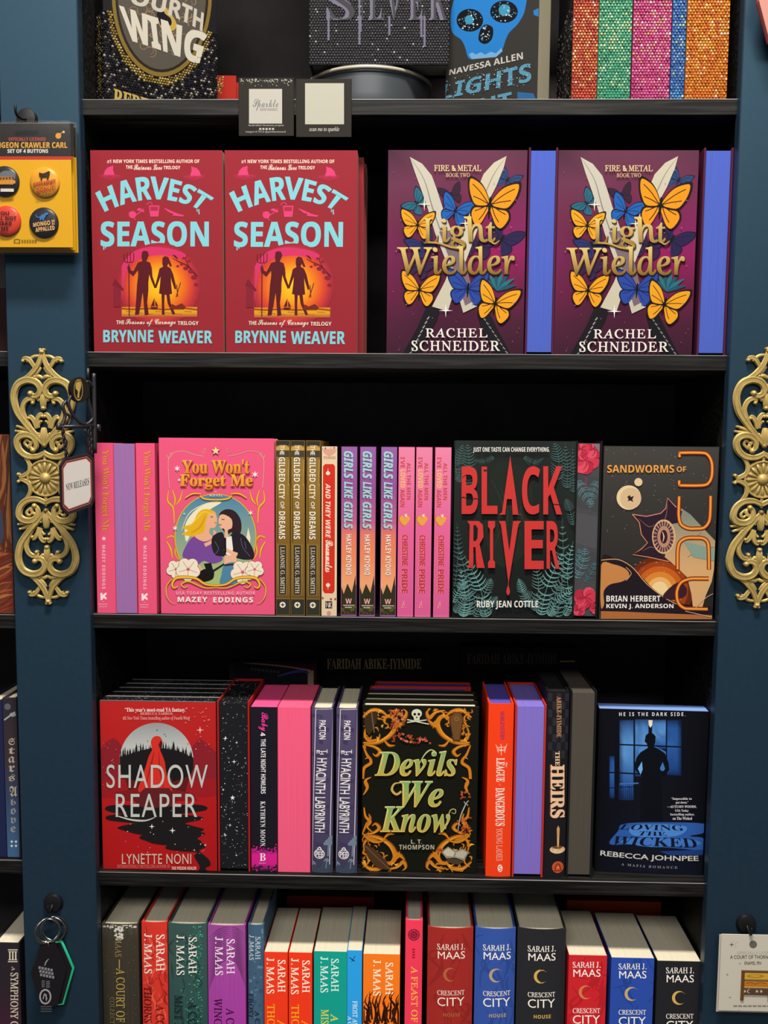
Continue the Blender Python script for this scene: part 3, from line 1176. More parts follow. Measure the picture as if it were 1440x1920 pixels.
@art
def roommates(a):
    a.rect(370, 135, 476, 1272, '#e6cfae')
    a.up().poly([(372, 150), (472, 150), (462, 178), (424, 205), (386, 178)], '#dca48c').dots(374, 138, 472, 148, 5, 6, '#b8403c', 3)
    a.poly([(376, 265), (392, 247), (452, 247), (466, 265), (464, 1112), (448, 1132), (390, 1130), (374, 1110)], '#f2d8b0')
    a.up().poly([(380, 268), (394, 252), (450, 252), (462, 268), (459, 1108), (446, 1126), (392, 1125), (378, 1106)], '#d63322')
    a.up()
    wh = '#fbe9d4'
    for y, sg in ((308, 1), (1075, -1)):
        a.disc(414, y, 9, wh).disc(420, y + 8 * sg, 8, wh).disc(408, y + 8 * sg, 8, wh).line([(414, y - 26 * sg), (414, y + 20 * sg)], (2, 9, 4), wh)
        a.poly([(398, y), (430, y), (414, y + 22 * sg)], wh)
    a.T('POWARS', 384, 200, 464, 218, '#c08a74', 'bold')
    a.T('AND THEY WERE', 398, 384, 430, 752, wh, 'boldit', 0, 1).T('Roommates', 398, 766, 446, 982, wh, 'script', .02, 1).line([(402, 800), (398, 972)], 4, wh)
    a.rect(396, 1178, 442, 1226, '#22201f').up()
    a.line([(402, 1185), (402, 1220), (416, 1186), (418, 1220)], 5, wh, False).line([(424, 1185), (424, 1220)], 4, wh).line([(436, 1186), (426, 1202), (437, 1220)], 4, wh, False)
    a.dots(374, 1145, 470, 1170, 4, 7, '#b8403c', 5).disc(420, 1258, 14, '#dc8f84')


@art
def girls(a):
    a.vgrad(498, 133, 616, 1266, [(0, '#9a63ac'), (.25, '#98529a'), (.45, '#c0608e'), (.53, '#e87c62'), (.68, '#f08c5c'), (.82, '#f2a878'), (1, '#b07850')])
    a.up()
    trees(a, 500, 606, 1266, 230, '#2c2a20', 6, 4)
    a.poly([(500, 1266), (500, 1080), (520, 1130), (545, 1060), (575, 1120), (600, 1000), (608, 1266)], '#34301f')
    a.up().dots(502, 1215, 606, 1262, 40, 6, '#5c5a26', 9).up()
    wh = '#f7e4da'
    for d, c in ((-4, '#5d4a86'), (0, '#a9cfd2')):
        a.T('GIRLS', 522 + d, 166 - d, 583 + d, 350 - d, c, 'boldit', .03, 1).T('LIKE', 524 + d, 372 - d, 580 + d, 486 - d, c, 'boldit', .03, 1)
        a.T('GIRLS', 522 + d, 508 - d, 580 + d, 688 - d, c, 'boldit', .03, 1)
        a.up()
    a.T('HAYLEY KIYOKO', 536, 728, 572, 1000, wh, 'bold', .015, 1)
    a.T('W', 532, 1160, 574, 1194, '#f3b0a8', 'bold').T('WEDNESDAY', 516, 1202, 596, 1209, wh, 'bold').T('BOOKS', 532, 1216, 574, 1224, wh, 'bold')


@art
def christine(a):
    a.vgrad(880, 135, 1000, 1270, [(0, '#ee86aa'), (.5, '#e9669c'), (1, '#dd5f98')])
    a.up()
    ro, ye, rd = '#c2443a', '#f0c26a', '#c0342c'
    a.T('ALL THE MEN', 946, 244, 972, 494, ro, 'bold', 0, 1).T("I'VE", 904, 205, 932, 278, ro, 'bold', 0, 1)
    a.T('LOVED', 904, 290, 936, 412, ye, 'bold', .01, 1).T('AGAIN', 902, 424, 932, 542, ro, 'bold', 0, 1)
    for d, c in ((5, '#b8782a'), (0, '#eda54a')):
        a.poly([(932 - d, 612), (912 - d, 600), (896 - d, 618), (902 - d, 640), (930 - d, 668 + d), (958 - d, 640), (968 - d, 618), (950 - d, 602)], c, True)
        a.up()
    a.line([(934, 615), (938, 592)], 5, '#8a5a24').poly([(930, 592), (948, 588), (946, 612), (934, 610)], '#f4d9b8')
    for d, c in ((-4, '#f2a080'), (0, rd)):
        a.T('CHRISTINE', 912 + d, 732, 952 + d, 938, c, 'bold', .005, 1).T('PRIDE', 910 + d, 962, 950 + d, 1122, c, 'bold', .005, 1)
        a.up()
    a.line([(928, 1174), (912, 1222)], (3, 9, 4), '#f0b080').line([(926, 1178), (930, 1210)], 3, '#f0b080').line([(908, 1222), (940, 1222)], 3, '#e89a8c')


@art
def river(a):
    rd, bk = '#cf3a38', '#1a1e1d'
    grid(a, 48, 66, 660, 930, [['#2a302e', '#232826', '#232826', '#2a302e'], ['#222725', '#1f2422', '#1f2422', '#222725'], ['#161a19', '#1a1e1d', '#1a1e1d', '#161a19']])
    a.up()
    a.poly([(250, 200), (340, 180), (430, 260), (440, 480), (400, 620), (300, 690), (230, 620), (200, 420)], '#242a24', True)
    for i in range(5):
        a.line([(240 + i * 40, 260 + i * 30), (300 + i * 20, 420), (250 + i * 45, 600 - i * 20)], (2, 8, 2), '#2f362c')
    a.up()
    t1, t2, t3 = '#5d7f7d', '#6fa39e', '#46605f'
    for pts, w, c in (([(85, 270), (80, 170), (100, 80)], 34, t3), ([(120, 300), (130, 180), (120, 75)], 38, t3), ([(75, 260), (62, 180), (60, 90)], 24, t3), ([(250, 150), (200, 172), (150, 165)], 16, t3),
                      ([(560, 260), (570, 160), (545, 72)], 40, t3), ([(610, 300), (612, 200), (600, 80)], 34, t3), ([(640, 320), (640, 220), (636, 90)], 24, t3), ([(400, 150), (450, 180), (500, 150)], 18, t3),
                      ([(135, 920), (120, 760), (70, 560)], 42, t1), ([(60, 780), (75, 620), (70, 470)], 30, t3), ([(215, 930), (180, 780), (110, 640)], 46, t2), ([(100, 930), (110, 830), (85, 690)], 40, t2),
                      ([(160, 930), (215, 800), (240, 740)], 30, t1), ([(190, 930), (240, 870), (270, 830)], 24, t1), ([(60, 910), (100, 850), (160, 800)], 26, t1), ([(50, 860), (85, 790), (120, 760)], 24, t2),
                      ([(560, 930), (590, 700), (585, 450)], 46, t1), ([(480, 920), (520, 760), (600, 600)], 46, t2), ([(450, 900), (470, 780), (450, 660)], 36, t1), ([(420, 880), (390, 800), (370, 740)], 26, t2),
                      ([(630, 900), (610, 720), (640, 560)], 38, t2), ([(520, 925), (570, 850), (640, 790)], 32, t2), ([(460, 890), (420, 830), (380, 800)], 24, t1), ([(540, 920), (560, 800), (640, 700)], 34, t1),
                      ([(600, 925), (630, 860), (650, 820)], 24, t2), ([(640, 480), (620, 400), (600, 350)], 26, t3)):
        fern(a, pts, w, c, 15)
    a.T('JUST ONE TASTE CAN CHANGE EVERYTHING.', 149, 101, 523, 129, '#eeeae2', 'bold')
    a.up()
    a.T('B', 92, 195, 172, 428, rd, 'bold').T('L', 190, 196, 268, 428, rd, 'bold').T('C', 388, 194, 476, 430, rd, 'bold', -.008).T('K', 492, 194, 584, 430, rd, 'bold')
    a.poly([(330, 142), (370, 428), (390, 431), (342, 431), (338, 355), (314, 355), (306, 431), (274, 431), (290, 420)], rd)
    a.poly([(120, 462), (176, 462), (196, 480), (200, 540), (180, 575), (205, 692), (165, 692), (160, 590), (150, 590), (150, 692), (118, 692), (128, 680), (132, 480)], rd)
    a.T('I', 222, 462, 256, 692, rd, 'bold').T('E', 400, 462, 494, 698, rd, 'bold').T('R', 508, 462, 572, 696, rd, 'bold')
    a.poly([(274, 462), (306, 462), (326, 610), (345, 462), (384, 462), (370, 480), (322, 768), (318, 740), (285, 480)], rd)
    a.up()
    for x0, x1, y0, y1 in ((150, 162, 482, 560),):
        a.poly([(x0, y0), (x1, y0), (x1 + 10, 500), (x1 + 8, 545), (x1, y1), (x0, y1)], bk)
    for x, y in ((92, 352), (150, 358)):
        a.line([(x - 5, y), (x + 10, y - 6), (x + 26, y + 2)], (3, 6, 2), bk)
    a.line([(96, 250), (118, 236), (126, 252), (112, 268)], 3, bk).line([(540, 380), (585, 384)], 5, bk).line([(200, 215), (216, 215)], 8, bk)
    for i in range(6):
        a.line([(120 + i * 9, 694), (124 + i * 9, 640 + (i * 37) % 40)], (1, 6, 1), bk)
    a.line([(322, 742), (321, 790)], 3, rd).poly([(320, 778), (329, 808), (320, 826), (311, 808)], rd, True)
    a.T('RUBY JEAN COTTLE', 167, 852, 467, 894, '#efebe4', 'bold')


@art
def flower_edge(a):
    a.rect(640, 84, 780, 930, '#4a4a4e')
    a.up()
    for i, (y0, y1, c) in enumerate(((230, 420, '#45464a'), (420, 600, '#525156'), (600, 760, '#46464a'))):
        a.poly([(645, y0), (770, y0 + 20), (765, y1), (645, y1 - 30)], c)
    for pts, w, c in (([(660, 270), (700, 330), (745, 400)], 34, '#5a8088'), ([(756, 270), (735, 330), (720, 420)], 28, '#587c84'), ([(655, 740), (690, 660), (700, 580)], 34, '#5d8a92'),
                      ([(640, 690), (670, 640), (665, 590)], 24, '#5a8088'), ([(700, 760), (740, 700), (745, 660)], 24, '#4f747c')):
        fern(a, pts, w, c, 11)
    q = random.Random(3)
    for x, y, s in ((700, 165, 70), (742, 110, 50), (680, 110, 42), (700, 838, 56), (670, 900, 32), (750, 890, 30)):
        for k in range(7):
            an = k * .9 + q.random()
            a.disc(x + s * .5 * math.cos(an), y + s * .5 * math.sin(an), s * .52, ('#d03a52', '#b92c44', '#e04f64')[k % 3], n=9)
        a.up()
        for k in range(5):
            an = k * 1.3
            a.line([(x, y), (x + s * .35 * math.cos(an), y + s * .3 * math.sin(an + .4)), (x + s * .7 * math.cos(an + .5), y + s * .7 * math.sin(an + .5))], (2, 5, 2), '#8e1f36')
        a.up()
    a.line([(702, 250), (703, 300)], (3, 10, 3), '#b8324a').poly([(740, 88), (768, 86), (768, 125)], '#6c7b80')


@art
def worm(a):
    grid(a, 774, 94, 1356, 940, [['#45423e', '#454340', '#43413e'], ['#393734', '#3a3836', '#393735'], ['#302e2d', '#33302e', '#302d2c'], ['#2a2827', '#2c2827', '#28211f']])
    a.up().dots(785, 105, 1340, 520, 90, 2.0, '#85807a', 11)
    og, dk, tan, crm = '#e08a36', '#221a22', '#c9854a', '#e3cfa0'
    # sun and dunes
    for r, c in ((165, '#6a2a16'), (140, '#a04018'), (115, '#c8601e'), (88, '#dd8634'), (62, '#eeb468'), (40, '#f4d49a')):
        a.disc(1065, 800, r, c, n=40).up()
    a.dots(930, 660, 1180, 730, 30, 2.4, '#e0a060', 4)
    a.poly([(776, 650), (850, 648), (910, 665), (960, 720), (1040, 800), (1110, 845), (1180, 870), (1340, 890), (1340, 945), (776, 945)], dk, True)
    a.up().poly([(776, 680), (840, 676), (900, 700), (915, 735), (880, 760), (820, 775), (790, 810), (792, 870), (776, 880)], tan, True)
    a.line([(776, 655), (860, 652), (930, 690), (1000, 770), (1090, 840), (1170, 880)], 4, '#d8a070').line([(900, 690), (925, 720), (900, 755)], 3, '#d8a070')
    a.poly([(776, 905), (900, 908), (1050, 915), (1340, 925), (1340, 945), (776, 945)], '#b06a3a')
    a.poly([(1080, 830), (1150, 765), (1195, 790), (1190, 830), (1130, 850)], '#3a2028', True)
    # worm: body, mouth and petals
    a.up().poly([(1110, 470), (1170, 400), (1215, 430), (1280, 500), (1340, 560), (1340, 700), (1320, 760), (1290, 830), (1270, 900), (1230, 905), (1220, 820), (1200, 740), (1150, 690), (1090, 640)],
                [mixc('#7f8c7c', '#d9aa74', min(1, max(0, (y - 440) / 240))) for y in (470, 400, 430, 500, 560, 700, 760, 830, 900, 905, 820, 740, 690, 640)])
    a.up().poly([(930, 430), (1000, 440), (1070, 425), (1095, 400), (1103, 350), (1140, 390), (1175, 410), (1165, 470), (1110, 480), (1060, 540), (1050, 610), (1110, 660), (1010, 640), (930, 628),
                 (975, 600), (1005, 570), (975, 530), (965, 470)], '#2e1e2c')
    a.line([(930, 430), (1000, 440), (1070, 425), (1095, 400), (1103, 350), (1140, 390), (1175, 412)], 4, '#e08a7a', False)
    a.line([(932, 432), (965, 470), (975, 530), (1005, 570), (975, 600), (932, 628), (1010, 640), (1110, 662)], 4, '#e0905f', False)
    a.up().disc(1085, 540, 58, '#d9a878', 85, 28).up().disc(1083, 540, 50, '#5a3440', 76, 28).up().disc(1085, 540, 32, '#b88a70', 54, 24).up().disc(1085, 540, 18, '#3a1c2a', 34, 16)
    a.line([(1078, 515), (1085, 540), (1080, 565)], (2, 6, 2), '#f0c8a0')
    for k in range(22):
        an = 2 * math.pi * k / 22
        a.line([(1084 + 36 * math.cos(an), 540 + 56 * math.sin(an)), (1084 + 55 * math.cos(an), 540 + 82 * math.sin(an))], 2.5, '#f0d0a8')
    for p in ([(960, 450), (1010, 490), (1040, 480)], [(980, 610), (1020, 590), (1040, 600)], [(1103, 380), (1095, 440), (1080, 460)], [(1200, 640), (1270, 600), (1335, 590)], [(1215, 560), (1270, 520)]):
        a.line(p, (1, 4, 1), '#8a6456')
    a.poly([(1180, 560), (1340, 600), (1340, 660), (1230, 640)], '#87a090')
    # moons
    a.disc(913, 348, 60, '#e8cfa0', n=36).up().disc(922, 352, 52, '#d8b890', n=30).disc(960, 272, 20, '#e0c8a0').up()
    a.poly([(905, 345), (918, 335), (922, 345), (938, 340), (930, 358), (936, 370), (920, 362), (906, 366), (912, 356)], '#2a2420')
    # tube lettering
    a.up()
    for w, c, d in ((26, '#7a2416', 3), (15, '#d97a2a', 0), (9, '#f0a040', 0)):
        for P in ([(1162, 150), (1162, 132), (1170, 128), (1270, 128), (1300, 138), (1318, 170), (1322, 210), (1318, 250), (1302, 278), (1270, 288), (1170, 288), (1161, 284), (1160, 264)],
                  [(1160, 342), (1158, 400), (1158, 440), (1168, 478), (1200, 498), (1240, 500), (1280, 496), (1304, 470), (1312, 430), (1314, 340)],
                  [(1152, 700), (1152, 650), (1153, 605), (1164, 566), (1196, 547), (1240, 545), (1278, 548), (1300, 568), (1305, 610), (1306, 700)],
                  [(1305, 745), (1260, 745), (1215, 746), (1172, 762), (1152, 795), (1148, 830), (1158, 868), (1185, 890), (1220, 893), (1300, 895)]):
            a.line(P, w * .8, c, True, 3)
        a.up()
    a.T('SANDWORMS', 807, 188, 1135, 226, '#e8a04a', 'bold').T('OF', 1148, 195, 1194, 222, '#e8a04a', 'bold')
    a.T('BRIAN HERBERT', 803, 829, 1068, 858, '#f5efe6', 'bold').T('KEVIN J. ANDERSON', 803, 869, 1132, 896, '#f5efe6', 'bold')
    a.line([(1190, 905), (1340, 935)], 2.5, '#d8c0b8').line([(1240, 890), (1290, 840), (1335, 815)], 3, '#d0a090')


@art
def reaper(a):
    bgc, dk, sil = '#b01d1f', '#1d1a1c', '#bcbfb9'
    grid(a, 70, 296, 662, 1166, [['#b32423', '#b52625', '#b32423'], ['#b01d1f', '#b21e20', '#ae1c1f'], ['#a8181b', '#aa191c', '#a4171a']])
    a.up()
    a.poly([(74, 600), (74, 545), (105, 510), (138, 490), (165, 505), (200, 560), (240, 640), (180, 720), (80, 700)], '#86202a')
    a.poly([(500, 620), (530, 540), (560, 502), (576, 494), (600, 512), (640, 548), (662, 560), (662, 700), (600, 740), (520, 720)], '#86202a')
    a.poly([(80, 700), (200, 690), (500, 700), (660, 690), (660, 780), (420, 800), (80, 790)], '#981c22')
    a.up()
    P = [(356 + 184 * math.cos(t), 600 + 186 * math.sin(t)) for t in [math.pi + math.pi * i / 30 for i in range(31)]]
    a.poly(P + [(540, 640), (172, 640)], [mixc('#8f9394', '#c6c9c6', min(1, max(0, (y - 415) / 170))) for x, y in P] + [C('#c6c9c6')] * 2)
    a.dots(210, 430, 510, 540, 16, 3.4, '#4a4c4e', 8, lambda x, y: (x - 356) ** 2 + (y - 600) ** 2 < 165 ** 2)
    a.up()
    trees(a, 176, 260, 592, 62, dk, 12, 3)
    trees(a, 235, 335, 572, 66, dk, 14, 4)
    trees(a, 385, 470, 572, 76, dk, 12, 6)
    trees(a, 455, 538, 592, 70, dk, 12, 7)
    a.poly([(173, 585), (250, 560), (330, 540), (390, 540), (470, 555), (540, 590), (541, 640), (520, 690), (430, 720), (250, 715), (190, 690), (172, 640)], dk)
    a.up().poly([(200, 690), (190, 670), (230, 700), (300, 715), (420, 715), (520, 680), (500, 760), (220, 760)], '#5c1a1e')
    a.poly([(285, 700), (430, 690), (470, 800), (230, 800)], '#5a2024')
    a.poly([(150, 760), (270, 740), (440, 745), (540, 770), (560, 800), (150, 800)], '#7d1c20')
    # cloaked figure
    a.up().poly([(352, 480), (374, 484), (385, 505), (384, 535), (374, 548), (385, 575), (398, 612), (404, 660), (420, 720), (425, 760), (275, 765), (278, 700), (300, 640), (318, 580), (334, 548), (328, 512), (336, 490)], '#cf2f26', True)
    a.up().poly([(378, 500), (386, 515), (384, 535), (374, 545), (366, 525)], '#4a1a1c').line([(345, 555), (330, 620), (300, 740)], (2, 8, 3), '#8f2220').line([(368, 560), (372, 640), (390, 740)], (2, 7, 3), '#8f2220')
    a.poly([(240, 790), (300, 740), (420, 740), (460, 800), (400, 850), (280, 850)], '#5f1f24')
    # dark pool
    for pts in ([(108, 832), (160, 824), (260, 828), (330, 840), (520, 822), (600, 830), (604, 848), (540, 860), (420, 870), (180, 866), (105, 850)],
                [(108, 880), (180, 870), (330, 862), (560, 880), (580, 896), (500, 915), (540, 935), (360, 925), (250, 915), (120, 900)],
                [(165, 935), (260, 915), (420, 905), (560, 935), (590, 950), (500, 975), (300, 975), (190, 950)],
                [(270, 985), (340, 962), (500, 955), (598, 965), (560, 990), (580, 1010), (500, 1030), (360, 1020), (310, 1005)],
                [(400, 1040), (450, 1010), (560, 1010), (604, 1030), (570, 1052), (600, 1080), (620, 1100), (626, 1125), (600, 1140), (620, 1166), (565, 1166), (572, 1130), (545, 1080), (560, 1060), (480, 1055)]):
        a.poly(pts, dk, True)
    a.up()
    for x, y, s in ((333, 932, 14), (436, 952, 16), (574, 450, 20), (600, 1025, 8), (545, 1050, 6)):
        a.star(x, y, s, '#e8e6e2' if y > 500 else '#f0a8a0', 4, .25)
    a.dots(200, 850, 600, 1080, 26, 2.6, '#b9b6b4', 5).dots(500, 340, 650, 560, 22, 3.4, '#e0706a', 6).dots(85, 500, 170, 760, 14, 3, '#d0605c', 7)
    w = '#f0dcd6'
    a.T('\u201cThis year\u2019s most-read YA fantasy.\u201d', 198, 338, 510, 364, w, 'serifb').T('REBECCA YARROS,', 276, 361, 440, 376, '#e89a94', 'serifb')
    a.T('#1 New York Times bestselling author of Fourth Wing', 188, 380, 522, 403, '#e8a8a2', 'serif', .01)
    a.up(2)
    a.T('SHADOW', 107, 622, 613, 740, sil, 'sans', 0, res=6, space=1.12).T('REAPER', 153, 768, 560, 884, sil, 'sans', 0, res=6, space=1.12)
    a.line([(165, 880), (230, 898), (300, 902), (348, 886)], (5, 10, 3), sil)
    a.T('LYNETTE NONI', 184, 1068, 530, 1119, '#c9b9a8', 'sans', 0, space=1.08)
    a.T('INTERNATIONALLY BESTSELLING AUTHOR OF', 160, 1122, 424, 1140, '#d0605c', 'bold').T('THE PRISON HEALER', 432, 1132, 556, 1148, '#e8c0b8', 'bold')


@art
def star_edge(a):
    a.rect(660, 300, 830, 1165, '#1c1c20')
    a.up()
    q = random.Random(12)
    for i in range(190):
        x, y = q.uniform(680, 812), q.uniform(312, 1150)
        a.disc(x, y, q.choice((1.5, 1.8, 2.2, 3.0)), q.choice(('#8f9090', '#c9c9c6', '#6f7070')), n=6)
    for x, y, s in ((737, 788, 13), (700, 492, 12), (744, 608, 12), (700, 975, 10), (724, 925, 9), (690, 748, 8), (757, 512, 8), (756, 1075, 7)):
        a.star(x, y, s, '#eceae6', 5 if s == 13 else 4, .4 if s == 13 else .22)


@art
def baby(a):
    a.vgrad(824, 1040, 968, 1154, [(0, '#1b1a22'), (.12, '#8a1f6a'), (.3, '#d6228c'), (.7, '#d0208a'), (.9, '#7a2060'), (1, '#1b1a22')])
    q = random.Random(3)
    a.up()
    for i in range(60):
        x = q.uniform(826, 962)
        a.disc(x, 1044 + q.gauss(0, 9), q.uniform(2, 6), q.choice(('#d6228c', '#1b1a22')), n=6).disc(x, 1140 + q.gauss(0, 7), q.uniform(2, 6), q.choice(('#d6228c', '#1b1a22')), n=6)
    wh = '#e6e2e6'
    a.T('Baby', 866, 362, 914, 455, '#e23a96', 'script', .015, 1).T('4', 876, 462, 900, 480, wh, 'bold', .01, 1)
    a.T('THE LATE NIGHT HOWLERS', 878, 494, 902, 768, wh, 'bold', 0, 1).T('KATHRYN MOON', 876, 806, 900, 1030, wh, 'serifb', 0, 1, space=1.15)
    a.T('B', 872, 1066, 902, 1104, '#f2dcea', 'serifb').T('BLOOM', 870, 1112, 902, 1118, '#e8a8cc')


@art
def hyacinth(a):
    a.vgrad(1118, 338, 1250, 1166, [(0, '#544a6c'), (.5, '#4a4160'), (.85, '#453f5c'), (1, '#3a3a50')])
    a.up()
    for i in range(11):
        y = 370 + i * 64
        a.poly([(1130 + (i % 3) * 18, y), (1190 + (i % 2) * 30, y + 6), (1188 + (i % 2) * 30, y + 26), (1132 + (i % 3) * 18, y + 20)], '#403858')
    wh = '#e9e3e2'
    a.line([(1152, 344), (1132, 1130)], 3, wh, False).line([(1238, 344), (1220, 1155)], 3, wh, False).line([(1150, 346), (1240, 346)], 3, '#cfc8d0', False)
    a.T('PACTON', 1170, 402, 1202, 496, wh, 'sans', .03, 1)
    a.T('T', 1192, 548, 1210, 566, wh, 'sans', .03, 1).T('H', 1174, 556, 1192, 572, wh, 'sans', .03, 1).T('E', 1156, 552, 1172, 568, wh, 'sans', .03, 1)
    a.TE('HYACINTH', [(1160, 592), (1153, 680), (1150, 768)], [(1208, 592), (1203, 680), (1199, 768)], wh, 'sans', .018)
    a.TE('LABYRINTH', [(1150, 786), (1148, 874), (1148, 962)], [(1200, 786), (1198, 874), (1196, 962)], wh, 'sans', .018)
    a.disc(1170, 1070, 27, wh, 24, 18).up().disc(1170, 1070, 23, '#453f5c', 20, 18).up().T('PEE', 1152, 1058, 1190, 1086, wh, 'sans', .03)
    a.line([(1160, 1046), (1172, 1036), (1180, 1048)], 5, wh)
    t = '#6f8090'
    for x, y, s in ((1216, 1010, 24), (1228, 990, 16), (1136, 1115, 16), (1206, 1100, 14)):
        a.poly([(x - s, y + s * .6), (x - s * .6, y - s * .3), (x, y - s * .6), (x + s * .6, y - s * .3), (x + s, y + s * .6)], t, True).line([(x, y + s * .5), (x - 3, y + s * 3)], s * .3, t)
    a.poly([(1122, 1150), (1140, 1120), (1170, 1140), (1200, 1100), (1226, 1130), (1224, 1166), (1122, 1164)], '#3c4658')


@art
def devils(a):
    o1, o2, o3 = '#c87a1e', '#e8a238', '#7d4212'
    a.rect(112, 368, 772, 1316, '#15160f')
    a.up()
    def corner(mx, my, ox, oy):
        f = lambda pts: [(ox + mx * p[0], oy + my * p[1]) for p in pts]
        for w, dx, c in ((1.25, 3, o3), (1.0, 0, o1)):
            for pts, wd in (([(10, 200), (60, 205), (110, 190), (165, 150), (190, 95), (170, 55), (135, 55), (125, 85), (148, 98)], 26), ([(0, 60), (50, 20), (110, 25), (150, 60)], 22),
                            ([(150, 20), (200, 30), (235, 60), (250, 30), (232, 12)], 20), ([(185, 120), (220, 95), (245, 70)], 18), ([(20, 120), (15, 160), (40, 190), (90, 180), (100, 150)], 16),
                            ([(10, 210), (70, 225), (100, 250), (80, 275), (60, 262)], 18), ([(5, 215), (28, 270), (50, 300), (42, 330)], 16), ([(170, 70), (205, 85), (215, 120)], 12),
                            ([(60, 30), (80, 60), (120, 70)], 12), ([(10, 30), (40, 60), (30, 100), (8, 110)], 12), ([(120, 180), (150, 215), (185, 215)], 14)):
                a.line(f([(p[0] + dx, p[1] + dx) for p in pts]), (wd * .3 * w, wd * w, wd * .15 * w), c, n=5)
            a.up()
        qq = random.Random(int(ox + oy))
        for i in range(64):
            x, y = qq.uniform(4, 235), qq.uniform(4, 235)
            if x + y > 262 or (x + y > 215 and i % 2):
                continue
            an, l_ = qq.uniform(0, 6.28), qq.uniform(18, 34)
            a.line(f([(x, y), (x + l_ * .5 * math.cos(an), y + l_ * .5 * math.sin(an)), (x + l_ * math.cos(an + .7), y + l_ * math.sin(an + .7))]), (2, qq.uniform(8, 13), 1), qq.choice((o1, o1, '#a8641c', o2)), n=4)
        for pts, wd in (([(60, 203), (110, 188), (160, 150), (184, 95)], 7), ([(20, 48), (55, 20), (100, 22)], 6), ([(30, 218), (75, 224), (98, 246)], 5), ([(160, 22), (205, 32), (230, 50)], 5)):
            a.line(f(pts), (1, wd, 1), o2, n=5)
        a.up()
    corner(1, 1, 116, 376)
    corner(-1, 1, 732, 376)
    corner(1, -1, 112, 1308)
    corner(-1, -1, 732, 1306)
    for mx, ox in ((1, 116), (-1, 730)):
        f = lambda pts: [(ox + mx * p[0], p[1]) for p in pts]
        for w, c in ((1.3, o3), (1, o1)):
            a.line(f([(4, 780), (12, 720), (50, 690), (40, 660), (18, 668)]), (14 * w, 16 * w, 3), c)
            a.line(f([(8, 870), (30, 830), (20, 790), (52, 770)]), (4, 20 * w, 3), c)
            a.line(f([(12, 940), (20, 990), (45, 1020), (30, 1050), (60, 1080)]), (6, 18 * w, 4), c)
            a.line(f([(6, 1090), (40, 1120), (90, 1135), (140, 1120)]), (6, 16 * w, 3), c)
            a.up()
    # coffin, skull and crossed bones, open book, feather
    a.poly([(630, 404), (672, 404), (688, 440), (668, 566), (628, 566), (606, 440)], '#4a3018').up().poly([(634, 410), (668, 410), (682, 441), (663, 560), (633, 560), (612, 441)], '#6a4826')
    a.disc(648, 442, 12, '#8a6a3a').up().disc(648, 442, 8, '#6a4826')
    bone = '#cfd0b8'
    a.line([(370, 462), (480, 448)], 6, bone).line([(370, 446), (492, 472)], 6, bone)
    a.up().disc(424, 412, 29, bone, 25).poly([(406, 425), (442, 425), (438, 458), (410, 458)], bone).up()
    a.disc(413, 416, 8, '#23231a').disc(436, 416, 8, '#23231a').poly([(424, 426), (430, 438), (418, 438)], '#23231a').line([(412, 450), (436, 450)], 2, '#5a5a48')
    a.poly([(560, 1190), (600, 1160), (640, 1185), (680, 1172), (718, 1190), (690, 1240), (640, 1222), (590, 1225)], '#8d8878').up().poly([(570, 1188), (602, 1168), (638, 1192), (628, 1216), (590, 1212)], '#c2bba4').poly([(646, 1192), (682, 1180), (708, 1194), (688, 1226), (640, 1216)], '#b5ae98')
    a.poly([(590, 1228), (640, 1226), (690, 1244), (660, 1262), (600, 1250)], '#4a3a2a')
    a.poly([(130, 1150), (180, 1170), (230, 1215), (275, 1285), (200, 1275), (150, 1215)], '#4a3220', True).up().line([(135, 1155), (200, 1220), (275, 1290)], 3, '#8a6238')
    a.poly([(130, 440), (190, 400), (205, 430), (180, 500), (150, 530)], '#3a2a18', True).line([(170, 400), (185, 520)], 6, '#6a5a48')
    q = random.Random(8)
    for cx, cy, rx, ry, n in ((310, 440, 40, 60, 26), (345, 545, 60, 24, 22), (440, 560, 60, 22, 18), (700, 870, 32, 22, 12), (690, 1040, 38, 46, 22), (560, 1180, 18, 20, 8)):
        for i in range(n):
            a.disc(cx + rx * q.uniform(-1, 1), cy + ry * q.uniform(-1, 1), q.uniform(4, 7), q.choice(('#a8482c', '#c25a38', '#8a3422')), n=8)
    for P in ([(290, 400), (318, 440), (316, 490), (330, 540), (375, 572), (430, 570), (470, 556)], [(335, 400), (345, 440), (350, 480)]):
        for x, y in spline(P, 5):
            a.disc(x + q.uniform(-7, 7), y + q.uniform(-6, 6), q.uniform(4, 7.5), q.choice(('#b85034', '#8a3422', '#c8765a')), n=8)
    a.line([(655, 1070), (670, 990), (700, 920), (716, 900)], (4, 7, 4), '#a7aaa0').line([(700, 925), (690, 905)], 4, '#a7aaa0').line([(706, 920), (712, 930)], 4, '#a7aaa0')
    a.up(2)
    hi, g2 = ['#d8b04c', '#c9cf8a'], '#5f9a4a'
    for d, c in ((0, hi), (6, g2)):
        pass
    for t, x0, y0, x1, y1, sl in (('Devils', 190, 622, 650, 762, 0), ('We', 330, 792, 572, 936, 0), ('Know', 220, 934, 610, 1078, 0)):
        a.T(t, x0, y0, x1, y1, ['#e0b048', '#d6d08c'], 'bi', .02, res=6).up()
        a.T(t, x0 + 6, y0 + 4, x1 - 1, y1 - 4, ['#b0a850', '#7aa862'], 'bi', 0, res=6).up()
    a.line([(345, 800), (300, 805), (285, 840), (310, 865), (338, 848)], (4, 14, 12), '#c6a456').line([(585, 1060), (610, 960), (640, 950), (640, 972), (620, 968)], (6, 5, 3), '#b8b070').line([(440, 690), (470, 640), (500, 616), (526, 622)], (4, 8, 5), '#b9c07a')
    gr = '#b2ad94'
